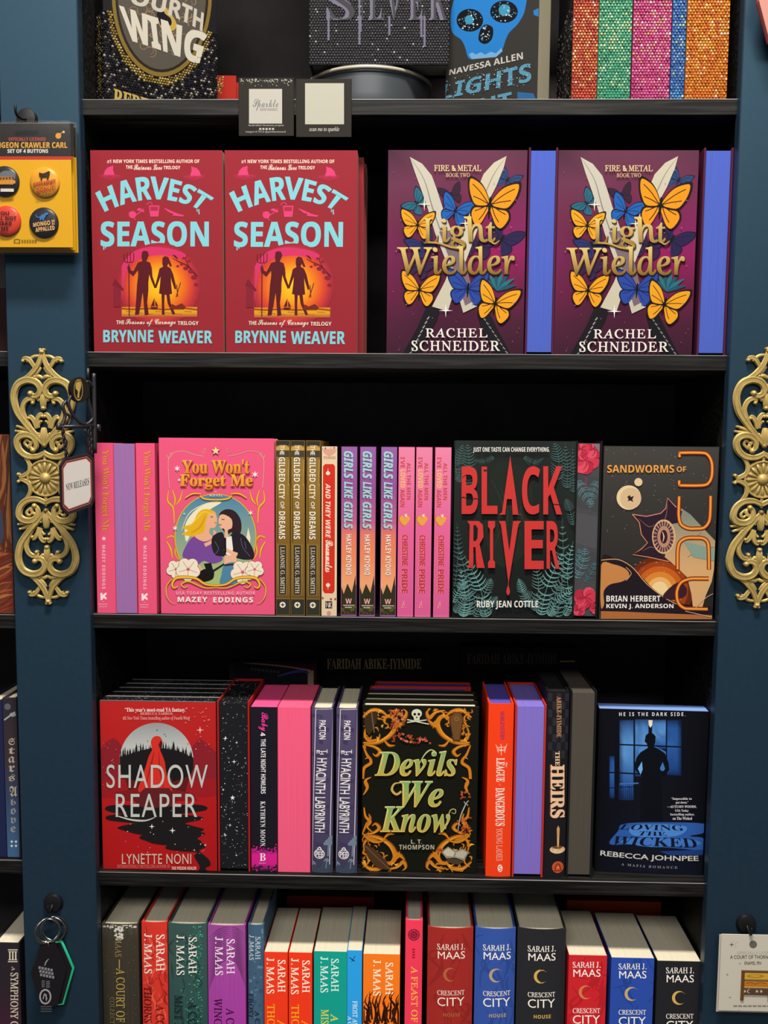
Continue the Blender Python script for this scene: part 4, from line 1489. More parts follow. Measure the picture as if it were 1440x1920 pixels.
    a.T('L. T.', 392, 1119, 454, 1142, gr, 'bold').T('THOMPSON', 325, 1148, 522, 1175, gr, 'bold', space=1.1)


@art
def league(a):
    a.T('MORGENSTERN', 894, 400, 918, 562, '#7a2a6a', 'serifb', 0, 1)
    w = '#f6dccc'
    a.line([(898, 585), (900, 648)], 3, w).line([(884, 604), (918, 602)], 3, w)
    for i in range(5):
        an = -1.2 + i * .6
        a.line([(900, 622), (900 + 26 * math.sin(an), 622 - 24 * abs(math.cos(an)) + 10)], 2.5, w)
        a.line([(868 + i * 3, 588 + i * 12), (885, 612 + i * 6)], 2, w).line([(934 - i * 3, 584 + i * 12), (916, 610 + i * 6)], 2, w)
    a.T('The', 922, 688, 934, 716, w, 'frak', 0, 1)
    a.T('LEAGUE', 872, 664, 918, 798, w, 'serifb', .02, 1).T('of', 884, 808, 900, 822, '#e8a898', 'script', 0, 1)
    a.T('DANGEROUS', 868, 832, 918, 1046, w, 'serifb', .02, 1).T('YOUNG LADIES', 872, 1058, 906, 1242, '#f2b8a4', 'serif', .012, 1)
    a.disc(893, 1284, 14, w, 22, 14).up().line([(900, 1270), (886, 1280), (900, 1290), (886, 1300)], 4, '#e04422')


@art
def heirs(a):
    q = random.Random(4)
    for i in range(5):
        for j in range(8):
            if (i + j) % 2 == 0:
                a.poly([(1165 + i * 24, 300 + j * 46), (1188 + i * 24, 302 + j * 46), (1186 + i * 24, 346 + j * 46), (1163 + i * 24, 344 + j * 46)], '#2a2a30')
    a.up()
    pe = '#e8bf9a'
    a.T('ABIKE-IYIMIDE', 1212, 318, 1238, 548, '#c08a5c', 'serifb', 0, 1)
    a.T('THE', 1204, 626, 1228, 708, pe, 'serifb', .015, 1)
    for d, c in ((-5, '#7a4030'), (0, pe)):
        a.T('HEIRS', 1178 + d, 704, 1256 + d, 1000, c, 'serifb', .03, 1)
        a.up()
    a.poly([(1214, 1160), (1212, 1060), (1220, 1044), (1228, 1060), (1224, 1160)], '#c9995e').disc(1216, 1180, 44, '#d8b48a', 22).up().disc(1216, 1172, 32, '#b07a48', 14).poly([(1186, 1165), (1248, 1165), (1240, 1198), (1196, 1198)], '#e2c298')
    a.up().disc(1216, 1166, 29, '#6a4426', 9).line([(1218, 1110), (1219, 1165)], 9, '#d8a868')
    a.disc(1218, 1278, 33, '#c2502c', n=28).up().line([(1202, 1296), (1206, 1272), (1218, 1258), (1230, 1272), (1236, 1296)], 4, '#3a1c14').line([(1198, 1298), (1238, 1298)], 4, '#3a1c14').disc(1219, 1280, 6, '#e08a5c')


@art
def wicked(a):
    grid(a, 426, 400, 1082, 1384, [['#0c0d14', '#10121a', '#0c0d14'], ['#0b0c14', '#11131c', '#0b0c13'], ['#0d0f18', '#121624', '#0e1120']])
    a.up()
    # panes: each blends from bright to deep blue
    q = random.Random(5)
    lt, md, dp, bk = '#5f9ad8', '#2f63ae', '#183a78', '#0c1224'
    cols = [(508, 538, 680, 930), (568, 650, 470, 940), (660, 738, 466, 800), (760, 840, 468, 640), (848, 932, 470, 800)]
    for x0, x1, y0, y1 in cols:
        n = 8
        rows = []
        for r in range(n):
            t = r / (n - 1)
            edge = x0 < 560 or x1 > 900
            b = mixc(lt, md, min(1, abs(t - .35) * 2)) if not edge else mixc(md, dp, min(1, abs(t - .4) * 1.6))
            if y1 > 900:
                b = mixc(b, dp, max(0, t * 1.4 - .7))
            k = [mixc(b, dp, q.uniform(0, .45)) for _ in range(4)]
            if r in (0, n - 1):
                k = [mixc(c, bk, .7) for c in k]
            if x0 < 600:
                k[0] = mixc(k[0], bk, .8)
            if x1 > 900:
                k[3] = mixc(k[3], bk, .85)
            rows.append(k)
        grid(a, x0, y0, x1, y1, rows)
    a.up()
    a.poly([(680, 640), (740, 610), (740, 700), (700, 760), (690, 740)], '#4a88cc').poly([(770, 620), (850, 660), (840, 720), (800, 740)], '#3a72b8').disc(694, 745, 22, '#7ab8f0', 34).disc(822, 735, 22, '#3a74b8', 34)
    a.up()
    for y in (612, 628, 778, 800):
        pass
    a.line([(540, 612), (940, 628)], 8, bk, False).line([(500, 776), (940, 800)], 8, bk, False).line([(655, 455), (655, 940)], 8, bk, False).line([(844, 455), (844, 800)], 8, bk, False)
    a.line([(552, 480), (552, 940)], 18, '#0c0e18', False).line([(752, 410), (752, 560)], 12, bk, False)
    for i in range(8):
        a.line([(566 + i * 12, 850 + (i * 7) % 30), (566 + i * 12, 935)], 4, '#182a50')
    a.line([(568, 845), (680, 840)], 8, '#3f6cb0').line([(500, 868), (660, 860)], 4, '#0c1224')
    a.poly([(738, 470), (762, 470), (760, 500), (750, 514), (740, 500)], '#e4dcc8')
    # man seen from behind
    a.up().poly([(722, 560), (735, 548), (765, 548), (780, 565), (778, 600), (768, 625), (800, 640), (835, 665), (856, 720), (860, 760), (830, 800), (812, 790), (836, 755), (822, 715), (806, 750), (808, 800), (815, 860), (822, 1060), (690, 1060), (692, 900), (698, 800), (690, 790),
            (662, 765), (655, 740), (668, 690), (690, 660), (735, 632), (728, 605), (716, 596)], '#0c0e15')
    a.up().poly([(676, 755), (700, 712), (704, 760), (692, 790)], '#6aa8e4')
    a.poly([(846, 700), (858, 760), (836, 790)], '#0c0e15')
    # light on the floor and the painted title
    a.poly([(590, 1080), (760, 1070), (1066, 1078), (1066, 1130), (980, 1150), (1066, 1165), (1066, 1230), (900, 1222), (640, 1200), (510, 1196), (560, 1120)], '#2c58a4', True)
    a.up().poly([(640, 1090), (800, 1080), (960, 1095), (900, 1150), (660, 1150)], '#4a82cc', True).poly([(560, 1180), (700, 1160), (960, 1165), (1040, 1200), (760, 1215)], '#3f74c0', True).poly([(800, 1240), (1060, 1230), (1060, 1262), (860, 1262)], '#1f3a78')
    a.up()
    a.TE('LOVING', [(560, 1112), (950, 1120)], [(590, 1080), (935, 1086)], '#10162c', 'serifb')
    a.TE('THE', [(668, 1146), (850, 1150)], [(690, 1122), (836, 1126)], '#10162c', 'serifb')
    a.TE('WICKED', [(505, 1200), (1030, 1222)], [(545, 1150), (1010, 1164)], '#10162c', 'serifb')
    w = '#d9d6d8'
    a.T('HE IS THE DARK SIDE.', 566, 424, 955, 446, w, 'bold', space=1.5)
    for t, x0, x1, y in (('\u201cImpossible to', 872, 992, 924), ('put down.\u201d', 898, 972, 946), ('\u2014AUTUMN WOODS,', 848, 1020, 970), ('USA Today', 894, 974, 994), ('bestselling author,', 866, 1008, 1016), ('on The Wicked', 880, 994, 1038)):
        a.T(t, x0, y, x1, y + 17, w, 'serifb')
    a.TE('REBECCA JOHNPEE', [(455, 1272), (742, 1298), (1032, 1305)], [(458, 1234), (744, 1260), (1030, 1266)], '#c9c6c0', 'sans', .025)
    a.TE('A MAFIA ROMANCE', [(578, 1322), (740, 1336), (908, 1342)], [(580, 1308), (742, 1322), (908, 1328)], '#8a8890', 'serifb', space=1.5)


@art
def court(a):
    a.vgrad(380, 185, 524, 562, [(0, '#4a453c'), (.15, '#39342b'), (1, '#332f28')])
    a.up().dots(384, 186, 512, 200, 26, 4, '#b8b4aa', 3).dots(430, 200, 460, 245, 30, 5, '#c4c0b6', 4).dots(390, 210, 510, 540, 50, 1.6, '#6a6456', 5)
    a.up()
    g = '#a08a4a'
    a.T('MAAS', 432, 236, 456, 308, '#7d6f48', 'serif', .02, 1).T('\u2014A COURT OF THORNS', 436, 318, 468, 700, g, 'serif', .02, 1)
    a.T('COLLECTION', 412, 460, 430, 600, '#6f633c', 'serif', .02, 1)


@art
def thorns(a):
    q = random.Random(2)
    a.rect(528, 178, 636, 562, '#c8342a').up()
    for i in range(46):
        x, y = q.uniform(535, 625), q.uniform(182, 560)
        a.line([(x, y), (x + q.uniform(-14, 14), y + q.uniform(10, 40)), (x + q.uniform(-24, 24), y + q.uniform(30, 80))], (1, q.uniform(3, 9), 1), q.choice(('#d8523e', '#a82822', '#8e221e', '#e06048')))
    a.up()
    w = '#e9d9cc'
    a.T('SARAH', 586, 226, 616, 362, w, 'serif', .014, 1).T('J. MAAS', 540, 222, 570, 372, w, 'serif', .014, 1)
    a.T('A COURT OF', 584, 486, 614, 700, '#5a1a16', 'serif', .014, 1).T('THORNS AND', 538, 420, 568, 640, '#4a1614', 'serif', .014, 1)


@art
def mist(a):
    q = random.Random(4)
    a.vgrad(626, 180, 784, 562, [(0, '#3a4f4c'), (.4, '#33504c'), (1, '#2a4a46')]).up()
    for i in range(240):
        x = 760 - abs(q.gauss(0, 34))
        y = q.uniform(190, 560)
        a.disc(x, y, q.uniform(.8, 3.2), q.choice(('#3f9a80', '#54b894', '#2d7a68')), n=5)
    for i in range(12):
        x, y = q.uniform(640, 750), q.uniform(190, 540)
        a.line([(x, y), (x + q.uniform(-30, 30), y + 30), (x + q.uniform(-10, 10), y + 60)], (1, 5, 1), '#27403e')
    a.up()
    w = '#e4e0d6'
    a.T('SARAH', 708, 234, 738, 370, w, 'serif', .014, 1).T('J. MAAS', 662, 226, 692, 376, w, 'serif', .014, 1)
    a.T('A COURT', 706, 474, 738, 640, '#18211f', 'serif', .014, 1).T('MIST AND', 654, 452, 684, 640, '#18211f', 'serif', .014, 1)


@art
def wings(a):
    a.vgrad(776, 186, 926, 562, [(0, '#8a4a86'), (.2, '#9a4a96'), (1, '#a23a9c')]).up()
    for i in range(16):
        y = 200 + i * 9
        a.line([(782, y + 40 + i * 4), (820, y + 6), (860, y - 6 - i)], (1, 5, 1), '#6f3370').line([(920, y + 30 + i * 4), (890, y + 4), (868, y - 4 - i)], (1, 5, 1), '#72366f')
    a.up()
    w = '#e6d6e4'
    a.T('SARAH', 850, 242, 880, 372, w, 'serif', .014, 1).T('J. MAAS', 806, 234, 836, 378, w, 'serif', .014, 1)
    a.T('A COURT', 848, 500, 878, 660, '#3a1238', 'serif', .014, 1).T('WINGS AND', 802, 464, 832, 680, '#3a1238', 'serif', .014, 1)


@art
def frost(a):
    q = random.Random(6)
    for i in range(40):
        x, y = q.uniform(934, 984), q.uniform(200, 555)
        a.disc(x, y, q.uniform(3, 9), q.choice(('#4a6884', '#35506a', '#5a7a94')), n=7)
    a.up()
    w = '#b6c4cc'
    a.T('SARAH', 958, 234, 976, 318, w, 'serif', .02, 1).T('J. MAAS', 934, 228, 952, 322, w, 'serif', .02, 1)
    a.T('A COURT', 956, 510, 974, 640, '#1a2430', 'serif', .02, 1).T('FROST', 932, 448, 950, 540, '#1a2430', 'serif', .02, 1)


@art
def thorns_paper(a):
    w = '#f7e6d4'
    a.T('SARAH', 1042, 320, 1070, 440, w, 'serif', .018, 1).T('J. MAAS', 1000, 312, 1028, 446, w, 'serif', .018, 1)
    a.T('A COURT', 1040, 544, 1068, 700, '#f2a41e', 'serif', .02, 1).T('THORNS', 1002, 486, 1030, 640, '#f2a41e', 'serif', .02, 1)


@art
def mist_paper(a):
    w = '#d6ece0'
    a.T('SARAH', 1242, 316, 1270, 438, w, 'serif', .018, 1).T('J. MAAS', 1202, 308, 1230, 442, w, 'serif', .018, 1)
    a.T('A COURT', 1240, 522, 1268, 700, '#d2d24a', 'serif', .02, 1).T('MIST AND', 1204, 506, 1232, 660, '#d2d24a', 'serif', .02, 1)


@art
def frost_paper(a):
    a.line([(1310, 310), (1330, 325), (1318, 316)], 3, '#1a3a5a').line([(1332, 305), (1318, 328)], 2.5, '#1a3a5a')
    a.T('FROST AND STARLIGHT', 1322, 474, 1340, 700, '#dff0f8', 'serif', .014, 1).T('A COURT OF', 1304, 530, 1318, 660, '#dff0f8', 'serif', .014, 1)


@art
def flames_paper(a):
    w = '#fbe8d0'
    a.T('SARAH', 1446, 330, 1474, 450, w, 'serif', .018, 1).T('J. MAAS', 1400, 320, 1428, 454, w, 'serif', .018, 1)
    a.up()
    q = random.Random(9)
    for i in range(26):
        x = 1364 + i * 5.2
        y = 560 - q.uniform(0, 30)
        h = 60 + 50 * math.sin(i * .7) ** 2
        a.line([(x, y + 10), (x + 14 * math.sin(i), y - h * .4), (x - 10 * math.sin(i * 1.3), y - h * .75), (x + 6, y - h)], (8, 6, 1), ('#3a1a0c', '#241008')[i % 2])


@art
def feast(a):
    a.disc(112, 226, 22, '#7a1a2c', n=24).up().disc(112, 226, 18, '#d0354e', n=24).up()
    for k in range(6):
        a.line([(112, 226), (112 + 18 * math.cos(k * 1.05), 226 + 18 * math.sin(k * 1.05))], 3, '#7a1a2c').disc(112 + 11 * math.cos(k * 1.05 + .5), 226 + 11 * math.sin(k * 1.05 + .5), 4, '#7a1a2c')
    [a.rect(106, 277 + k * 10, 116, 283 + k * 10, '#a01a2e') for k in range(4)]
    a.T('A FEAST OF THE', 102, 344, 126, 640, '#f0b04a', 'serif', .02, 1)


def city(x, y, k, house=True, dark='#c29a52', veil=None, w='#f0e8de'):
    def f(a):
        if veil:
            q = random.Random(int(x))
            for i in range(16):
                px, py = q.uniform(x - 60 * k, x + 70 * k), q.uniform(y - 50, 560)
                a.line([(px, py), (px + q.uniform(-40, 40), py + q.uniform(20, 60)), (px + q.uniform(-60, 60), py + q.uniform(60, 120))], (1, q.uniform(8, 22), 1), veil)
            a.up()
        a.T('SARAH J.', x - 52 * k, y, x + 52 * k, y + 22 * k, w, 'serif', .012).T('MAAS', x - 50 * k, y + 28 * k, x + 52 * k, y + 56 * k, w, 'sans', .0)
        cx, cy, r = x - 4 * k, y + 114 * k, 26 * k
        P = [(cx + r * math.cos(t), cy + r * math.sin(t)) for t in [.75 + 4.9 * i / 20 for i in range(21)]]
        Q = [(cx + 7 * k + r * .84 * math.cos(t), cy + r * .84 * math.sin(t)) for t in [5.5 - 4.6 * i / 20 for i in range(21)]]
        a.poly(P + Q, dark)
        a.T('CRESCENT', x - 52 * k, y + 174 * k, x + 50 * k, y + 192 * k, w, 'serif', .012).T('CITY', x - 52 * k, y + 200 * k, x + 50 * k, y + 232 * k, w, 'sans', .0)
        if house:
            a.T('HOUSE', x - 30 * k, y + 258 * k, x + 34 * k, y + 272 * k, dark, 'bold', space=1.1)
    return f


ART['city_red'] = city(252, 261, 1, True, '#a8603a', '#8a2622', '#ead8cc')
ART['city_blue'] = city(424, 264, 1, True, '#b09a78', '#2c468c')
ART['city_black'] = city(592, 268, 1, True, '#c9a452')
ART['city_red_paper'] = city(760, 327, 1, True, '#c87a4a', '#b01f28')
ART['city_blue_paper'] = city(932, 333, 1, True, '#c0a070', '#22408e')
ART['city_black_paper'] = city(1110, 348, 1, True, '#c9a452')

# ------------------------------------------------------------------ second shelf
C2 = (150, 270, 2.618)
C4 = (700, 260, 1.9459)
CREAM = '#d9cfb4'


def dup(o, quad, row, y, label, group=None, yaw=0.0):
    base, w, h = place(quad, row, y, yaw)
    return copy_tree(o, base, label, group, yaw)


Q = crop_quad(C2, [(45, 28), (693, 33), (712, 1030), (74, 1020)])
harvest = make_book('face', Q, 2, 0.004, 0.030, '#9c2a35', CREAM,
                    'dark red paperback with turquoise arched title, beside the blue post',
                    'red paperbacks with a sunset couple', ART.get('harvest'), C2, hard=False)
Q = crop_quad(C2, [(700, 36), (1361, 34), (1372, 1038), (713, 1032)])
dup(harvest, Q, 2, 0.004, 'dark red paperback with turquoise arched title, front one of the stack', 'red paperbacks with a sunset couple')
for i, (dx, word) in enumerate(((0.006, 'second in the stack, a red edge behind the front copy'), (0.008, 'third in the stack, behind the second copy'),
                                (0.007, 'rearmost in the red stack, almost hidden'))):
    b_, w_, h_ = place(Q, 2, 0.004)
    copy_tree(harvest, (b_.x + dx, 0.004 + 0.0315 * (i + 1), b_.z), 'dark red paperback ' + word, 'red paperbacks with a sunset couple')
Q = crop_quad(C4, [(50, 45), (558, 38), (552, 792), (52, 792)])
light = make_book('face', Q, 2, 0.006, 0.045, '#5e2a48', '#3a4fa8', 'maroon butterfly-and-sword hardcover beside the bright blue page edge',
                  'maroon butterfly hardcovers facing out', ART.get('light'), C4)
Q = crop_quad(C4, [(672, 40), (1187, 30), (1166, 792), (660, 792)])
dup(light, Q, 2, 0.006, 'maroon butterfly-and-sword hardcover beside the dull blue page edge, near the post', 'maroon butterfly hardcovers facing out')
Q = crop_quad(C4, [(565, 32), (671, 32), (661, 793), (555, 793)])
lf = make_book('fore', Q, 2, 0.005, 0.150, '#5a2440', '#4f66cc', 'maroon hardcover turned backwards showing bright blue page edges',
               'maroon hardcovers with blue page edges', end_label='blue sprayed page edges')
Q = crop_quad(C4, [(1202, 13), (1313, 13), (1297, 788), (1176, 790)])
dup(lf, Q, 2, 0.005, 'maroon hardcover turned backwards with dull blue pages against the blue post', 'maroon hardcovers with blue page edges')

# ------------------------------------------------------------------ third shelf
A3 = (160, 800, 2.88)
B3 = (500, 800, 3.6)
C3 = (830, 800, 2.618)
Q = crop_quad(A3, [(62, 85), (163, 90), (151, 997), (50, 997)])
pink = make_book('spine', Q, 3, 0.004, 0.135, '#f0587f', CREAM, 'pink paperback spine with gold lettering nearest the hanging sign',
                 'pink paperback spines with gold lettering', ART.get('pink_spine'), A3, hard=False)
Q = crop_quad(A3, [(165, 92), (277, 90), (270, 997), (152, 997)])
make_book('fore', Q, 3, 0.004, 0.135, '#f0587f', '#a06fae', 'paperback turned backwards with lilac page edges between two pink spines', hard=False,
          end_label='lilac sprayed page edges')
Q = crop_quad(A3, [(279, 93), (386, 94), (378, 999), (276, 998)])
dup(pink, Q, 3, 0.004, 'pink paperback spine with gold lettering between lilac pages and the couple cover', 'pink paperback spines with gold lettering')
Q = crop_quad(A3, [(402, 57), (1025, 68), (1018, 1005), (402, 1002)])
make_book('face', Q, 3, 0.006, 0.036, '#ee5a82', '#f0c98a', 'bright pink hardcover showing a blonde and a dark-haired couple under a moon', None,
          ART.get('forget'), A3)
gq = [[(62, 92), (157, 92), (157, 1264), (62, 1262)], [(163, 92), (255, 93), (258, 1266), (162, 1264)], [(266, 93), (366, 96), (362, 1268), (264, 1266)]]
gl = ['gold and black rayed paperback spine touching the pink couple cover', 'gold and black rayed paperback spine, middle of its three',
      'gold and black rayed paperback spine beside the cream and red spine']
gild = None
for q, l in zip(gq, gl):
    Q = crop_quad(B3, q)
    if gild is None:
        gild = make_book('spine', Q, 3, 0.004, 0.135, '#8a6a30', CREAM, l, 'gold and black rayed spines', ART.get('gilded'), B3, hard=False)
    else:
        dup(gild, Q, 3, 0.004, l, 'gold and black rayed spines')
Q = crop_quad(B3, [(372, 135), (476, 133), (473, 1270), (370, 1268)])
make_book('spine', Q, 3, 0.004, 0.13, '#e8d3b4', CREAM, 'cream paperback spine with a long red title plaque and playing-card suits', None,
          ART.get('roommates'), B3, hard=False, back='#3a2028')
gq = [[(505, 135), (612, 135), (605, 1264), (500, 1262)], [(633, 135), (738, 135), (730, 1264), (625, 1262)], [(777, 137), (886, 139), (868, 1266), (760, 1264)]]
gl = ['purple-to-orange forest spine next to the cream and red spine', 'purple-to-orange forest spine, middle of its three',
      'purple-to-orange forest spine touching the first pink apple spine']
g = None
for q, l in zip(gq, gl):
    Q = crop_quad(B3, q)
    if g is None:
        g = make_book('spine', Q, 3, 0.004, 0.135, '#9a5a9c', CREAM, l, 'purple and orange forest spines', ART.get('girls'), B3, hard=False, back='#5c2f52')
    else:
        dup(g, Q, 3, 0.004, l, 'purple and orange forest spines')
gq = [[(890, 138), (999, 137), (990, 1268), (882, 1266)], [(1004, 137), (1118, 136), (1112, 1268), (1000, 1268)], [(1131, 137), (1246, 136), (1238, 1270), (1126, 1268)]]
gl = ['pink spine with an apple heart touching the forest spine', 'pink spine with an apple heart, middle of its three',
      'pink spine with an apple heart beside the black fern cover']
g = None
for q, l in zip(gq, gl):
    Q = crop_quad(B3, q)
    if g is None:
        g = make_book('spine', Q, 3, 0.004, 0.135, '#e8699c', CREAM, l, 'pink spines with apple hearts', ART.get('christine'), B3, hard=False, back='#a83a6a')
    else:
        dup(g, Q, 3, 0.004, l, 'pink spines with apple hearts')
Q = crop_quad(C3, [(52, 70), (655, 70), (636, 928), (54, 922)])
make_book('face', Q, 3, 0.005, 0.036, '#1c2120', '#2a2c2c', 'black fern hardcover with tall red title lettering', None, ART.get('river'), C3)
Q = crop_quad(C3, [(650, 70), (780, 70), (766, 926), (638, 924)])
make_book('fore', Q, 3, 0.006, 0.135, '#191b1b', '#4a4a4d', 'black hardcover turned backwards with red flowers printed on its page edges', None,
          None, C3, fore_art=ART.get('flower_edge'))
Q = crop_quad(C3, [(782, 97), (1352, 97), (1330, 937), (778, 934)])
make_book('face', Q, 3, 0.005, 0.040, '#3a3836', CREAM, 'dark grey paperback with orange tube lettering and a giant worm', None, ART.get('worm'), C3, hard=False)

# ------------------------------------------------------------------ fourth shelf
D4 = (160, 1200, 2.667)
E4 = (640, 1200, 3.0)
F4 = (980, 1200, 3.13)
Q = crop_quad(D4, [(73, 300), (658, 312), (658, 1162), (84, 1156)])
reaper = make_book('face', Q, 4, 0.008, 0.026, '#191a1d', ('#15161a', 'ink'), 'red hardcover with a cloaked figure before the moon, front of its stack',
                   'red hardcovers stacked with black page edges', ART.get('reaper'), D4, board_t=0.0014, ov=0.0008, flecks=70, top_edge='#8e8c88')
b_, w_, h_ = place(Q, 4, 0.008)
for i, l in enumerate(('second in the stack', 'third in the stack', 'fourth in the stack', 'rearmost in the stack')):
    copy_tree(reaper, (b_.x + 0.002 * (i + 1), 0.008 + 0.0265 * (i + 1), b_.z), 'red hardcover with black page edges, %s behind the cloaked figure' % l,
              'red hardcovers stacked with black page edges')
Q = crop_quad(D4, [(662, 306), (829, 306), (816, 1158), (660, 1158)])
make_book('fore', Q, 4, 0.008, 0.140, '#a02220', '#191a1e', 'red hardcover turned backwards with white stars on black page edges', None, None, D4,
          fore_art=ART.get('star_edge'), flecks=120)
Q = crop_quad(D4, [(830, 335), (966, 335), (954, 1152), (824, 1150)])
make_book('spine', Q, 4, 0.009, 0.135, '#1b1a22', '#f0508a', 'black spine with a pink splash at its foot, beside the plain pink edge', None, ART.get('baby'), D4, hard=False,
          end_label='pink sprayed page edges')
Q = crop_quad(D4, [(968, 335), (1135, 336), (1116, 1156), (956, 1154)])
make_book('fore', Q, 4, 0.009, 0.135, '#e04872', '#ef5a80', 'paperback turned backwards with a wide plain pink page edge', hard=False, ov=0.0002,
          end_label='pink sprayed page edges')
Q = crop_quad(D4, [(1142, 340), (1246, 342), (1228, 1165), (1120, 1162)])
hy = make_book('spine', Q, 4, 0.009, 0.135, '#4b4260', CREAM, 'purple-grey spine with wavy white lettering beside the pink edge',
               'purple-grey spines with wavy lettering', ART.get('hyacinth'), D4, round_=0.003)
Q = crop_quad(D4, [(1255, 338), (1372, 340), (1356, 1157), (1243, 1154)])
dup(hy, Q, 4, 0.009, 'purple-grey spine with wavy white lettering touching the orange foliage cover', 'purple-grey spines with wavy lettering')
Q = crop_quad(E4, [(114, 368), (770, 372), (764, 1314), (118, 1309)])
dev = make_book('face', Q, 4, 0.018, 0.030, '#15140f', CREAM, 'black hardcover framed in orange foliage with a small skull, front of its stack',
                'black orange-foliage hardcovers in a stack', ART.get('devils'), E4, ov=0.004)
b_, w_, h_ = place(Q, 4, 0.018)
for i, l in enumerate(('second in the stack', 'third in the stack')):
    copy_tree(dev, (b_.x + 0.001 * i, 0.018 + 0.0305 * (i + 1), b_.z), 'black orange-foliage hardcover, %s, only its top showing' % l,
              'black orange-foliage hardcovers in a stack')
Q = crop_quad(E4, [(820, 358), (968, 360), (955, 1332), (820, 1331)])
make_book('spine', Q, 4, 0.008, 0.135, '#f0401a', '#5a4fb0', 'orange-red spine with white lettering and violet page tops', None, ART.get('league'), E4, round_=0.002,
          end_label='violet sprayed page edges')
Q = crop_quad(E4, [(969, 362), (1145, 362), (1142, 1332), (968, 1332)])
make_book('fore', Q, 4, 0.008, 0.135, '#c03028', '#7d6cc4', 'red hardcover turned backwards with violet page edges', end_label='violet sprayed page edges')
Q = crop_quad(E4, [(1146, 288), (1276, 290), (1268, 1338), (1148, 1336)])
make_book('spine', Q, 4, 0.010, 0.14, '#1c1b20', '#201f1f', 'black spine with peach block lettering, a candle cup and a red seal', None, ART.get('heirs'), E4, round_=0.003)
Q = crop_quad(E4, [(1278, 285), (1432, 285), (1416, 1340), (1275, 1338)])
make_book('fore', Q, 4, 0.010, 0.14, '#1a1a1e', '#4c463e', 'black hardcover turned backwards with charcoal page edges')
Q = crop_quad(F4, [(440, 408), (1078, 412), (1072, 1380), (430, 1348)])
make_book('face', Q, 4, 0.030, 0.032, '#0d0e16', '#7d9ee0', 'black paperback with a man silhouetted at a blue window', None, ART.get('wicked'), F4, hard=False,
          yaw=-0.06, end_label='pale blue sprayed page edges')

# ------------------------------------------------------------------ fifth shelf
G5 = (0, 1640, 2.0)
H5 = (720, 1640, 2.0)
GREY = '#c9c0a8'
S5 = 'tall hardback spines in the bottom row'


def spine5(crop, xa, xb, xc, xd, top, y, depth, cover, label, art, hard=True, round_=0.003, group=None, pages=GREY, back=None):
    Q = crop_quad(crop, [(xa, top), (xb, top), (xd, 560), (xc, 560)])
    return make_book('spine', Q, 5, y, depth, cover, pages, label, group, ART.get(art), crop, hard=hard, round_=round_ if hard else 0, back=back)


spine5(G5, 380, 514, 386, 524, 187, 0.012, 0.14, '#3a352c', 'worn dark olive spine with faded gold lettering', 'court')
spine5(G5, 533, 633, 530, 622, 180, 0.012, 0.14, '#c8342a', 'scarlet hardback spine with marbled paint and white author name', 'thorns')
spine5(G5, 635, 782, 628, 770, 186, 0.012, 0.14, '#33504c', 'dark teal hardback spine speckled with green stars', 'mist')
spine5(G5, 780, 924, 778, 916, 192, 0.012, 0.14, '#9c3f97', 'magenta hardback spine with feathered marbling', 'wings')
spine5(G5, 932, 990, 928, 988, 190, 0.012, 0.14, '#3f5a72', 'narrow slate-blue marbled hardback spine', 'frost')
P5 = 'plain coloured paperbacks in the bottom row'
r1 = spine5(G5, 993, 1080, 990, 1078, 290, 0.008, 0.14, '#e8391c', 'red-orange paperback spine beside the slate-blue hardback', 'thorns_paper', False, group='red-orange paperback spines')
Q = crop_quad(G5, [(1083, 290), (1172, 290), (1170, 560), (1082, 560)])
dup(r1, Q, 5, 0.008, 'red-orange paperback spine beside the green paperback', 'red-orange paperback spines')
spine5(G5, 1177, 1302, 1177, 1300, 288, 0.008, 0.14, '#16988a', 'sea-green paperback spine with white author name', 'mist_paper', False)
spine5(G5, 1302, 1358, 1302, 1356, 284, 0.008, 0.14, '#2b9ae0', 'thin sky-blue paperback spine', 'frost_paper', False)
spine5(G5, 1362, 1502, 1361, 1496, 298, 0.008, 0.14, '#f0761e', 'bright orange paperback spine with black flame drawing', 'flames_paper', False)
spine5(H5, 78, 144, 80, 142, 172, 0.008, 0.12, '#e83a55', 'thin crimson spine with yellow lettering and a round emblem', 'feast', True, 0.0015, pages='#b8b0a4')
CH = 'crescent moon hardbacks'
CP = 'crescent moon paperbacks'
spine5(H5, 160, 334, 165, 332, 203, 0.012, 0.15, '#9a2a26', 'tall dark red hardback spine with a thin crescent moon', 'city_red', True, 0.006)
spine5(H5, 340, 494, 342, 490, 205, 0.012, 0.15, '#33509c', 'tall royal blue hardback spine with a crescent moon', 'city_blue', True, 0.006)
spine5(H5, 498, 686, 500, 676, 207, 0.012, 0.15, '#26262a', 'tall black hardback spine with a gold crescent moon', 'city_black', True, 0.006)
spine5(H5, 690, 836, 690, 830, 302, 0.008, 0.14, '#c4252c', 'shorter bright red paperback spine with a crescent moon', 'city_red_paper', False)
spine5(H5, 848, 1012, 850, 1008, 312, 0.008, 0.14, '#2a49a0', 'shorter blue paperback spine with a crescent moon', 'city_blue_paper', False)
spine5(H5, 1020, 1187, 1022, 1183, 324, 0.008, 0.14, '#222226', 'shorter black paperback spine with a gold crescent moon, nearest the post', 'city_black_paper', False)

# ------------------------------------------------------------------ books half hidden at the back of the lower shelves
ROW = 4
Q = [(690, 1262), (878, 1262), (872, 1600), (694, 1600)]
lg = make_book('face', Q, 4, 0.1135, 0.031, '#a8322a', '#4c3f94', 'red hardcover with violet pages just behind the orange foliage stack', 'red hardcovers behind the foliage stack', h=0.2205)
b_ = lg.location.copy()
copy_tree(lg, (b_.x + 0.006, 0.1455, b_.z), 'rearmost red hardcover with violet pages, above the orange foliage stack', 'red hardcovers behind the foliage stack')


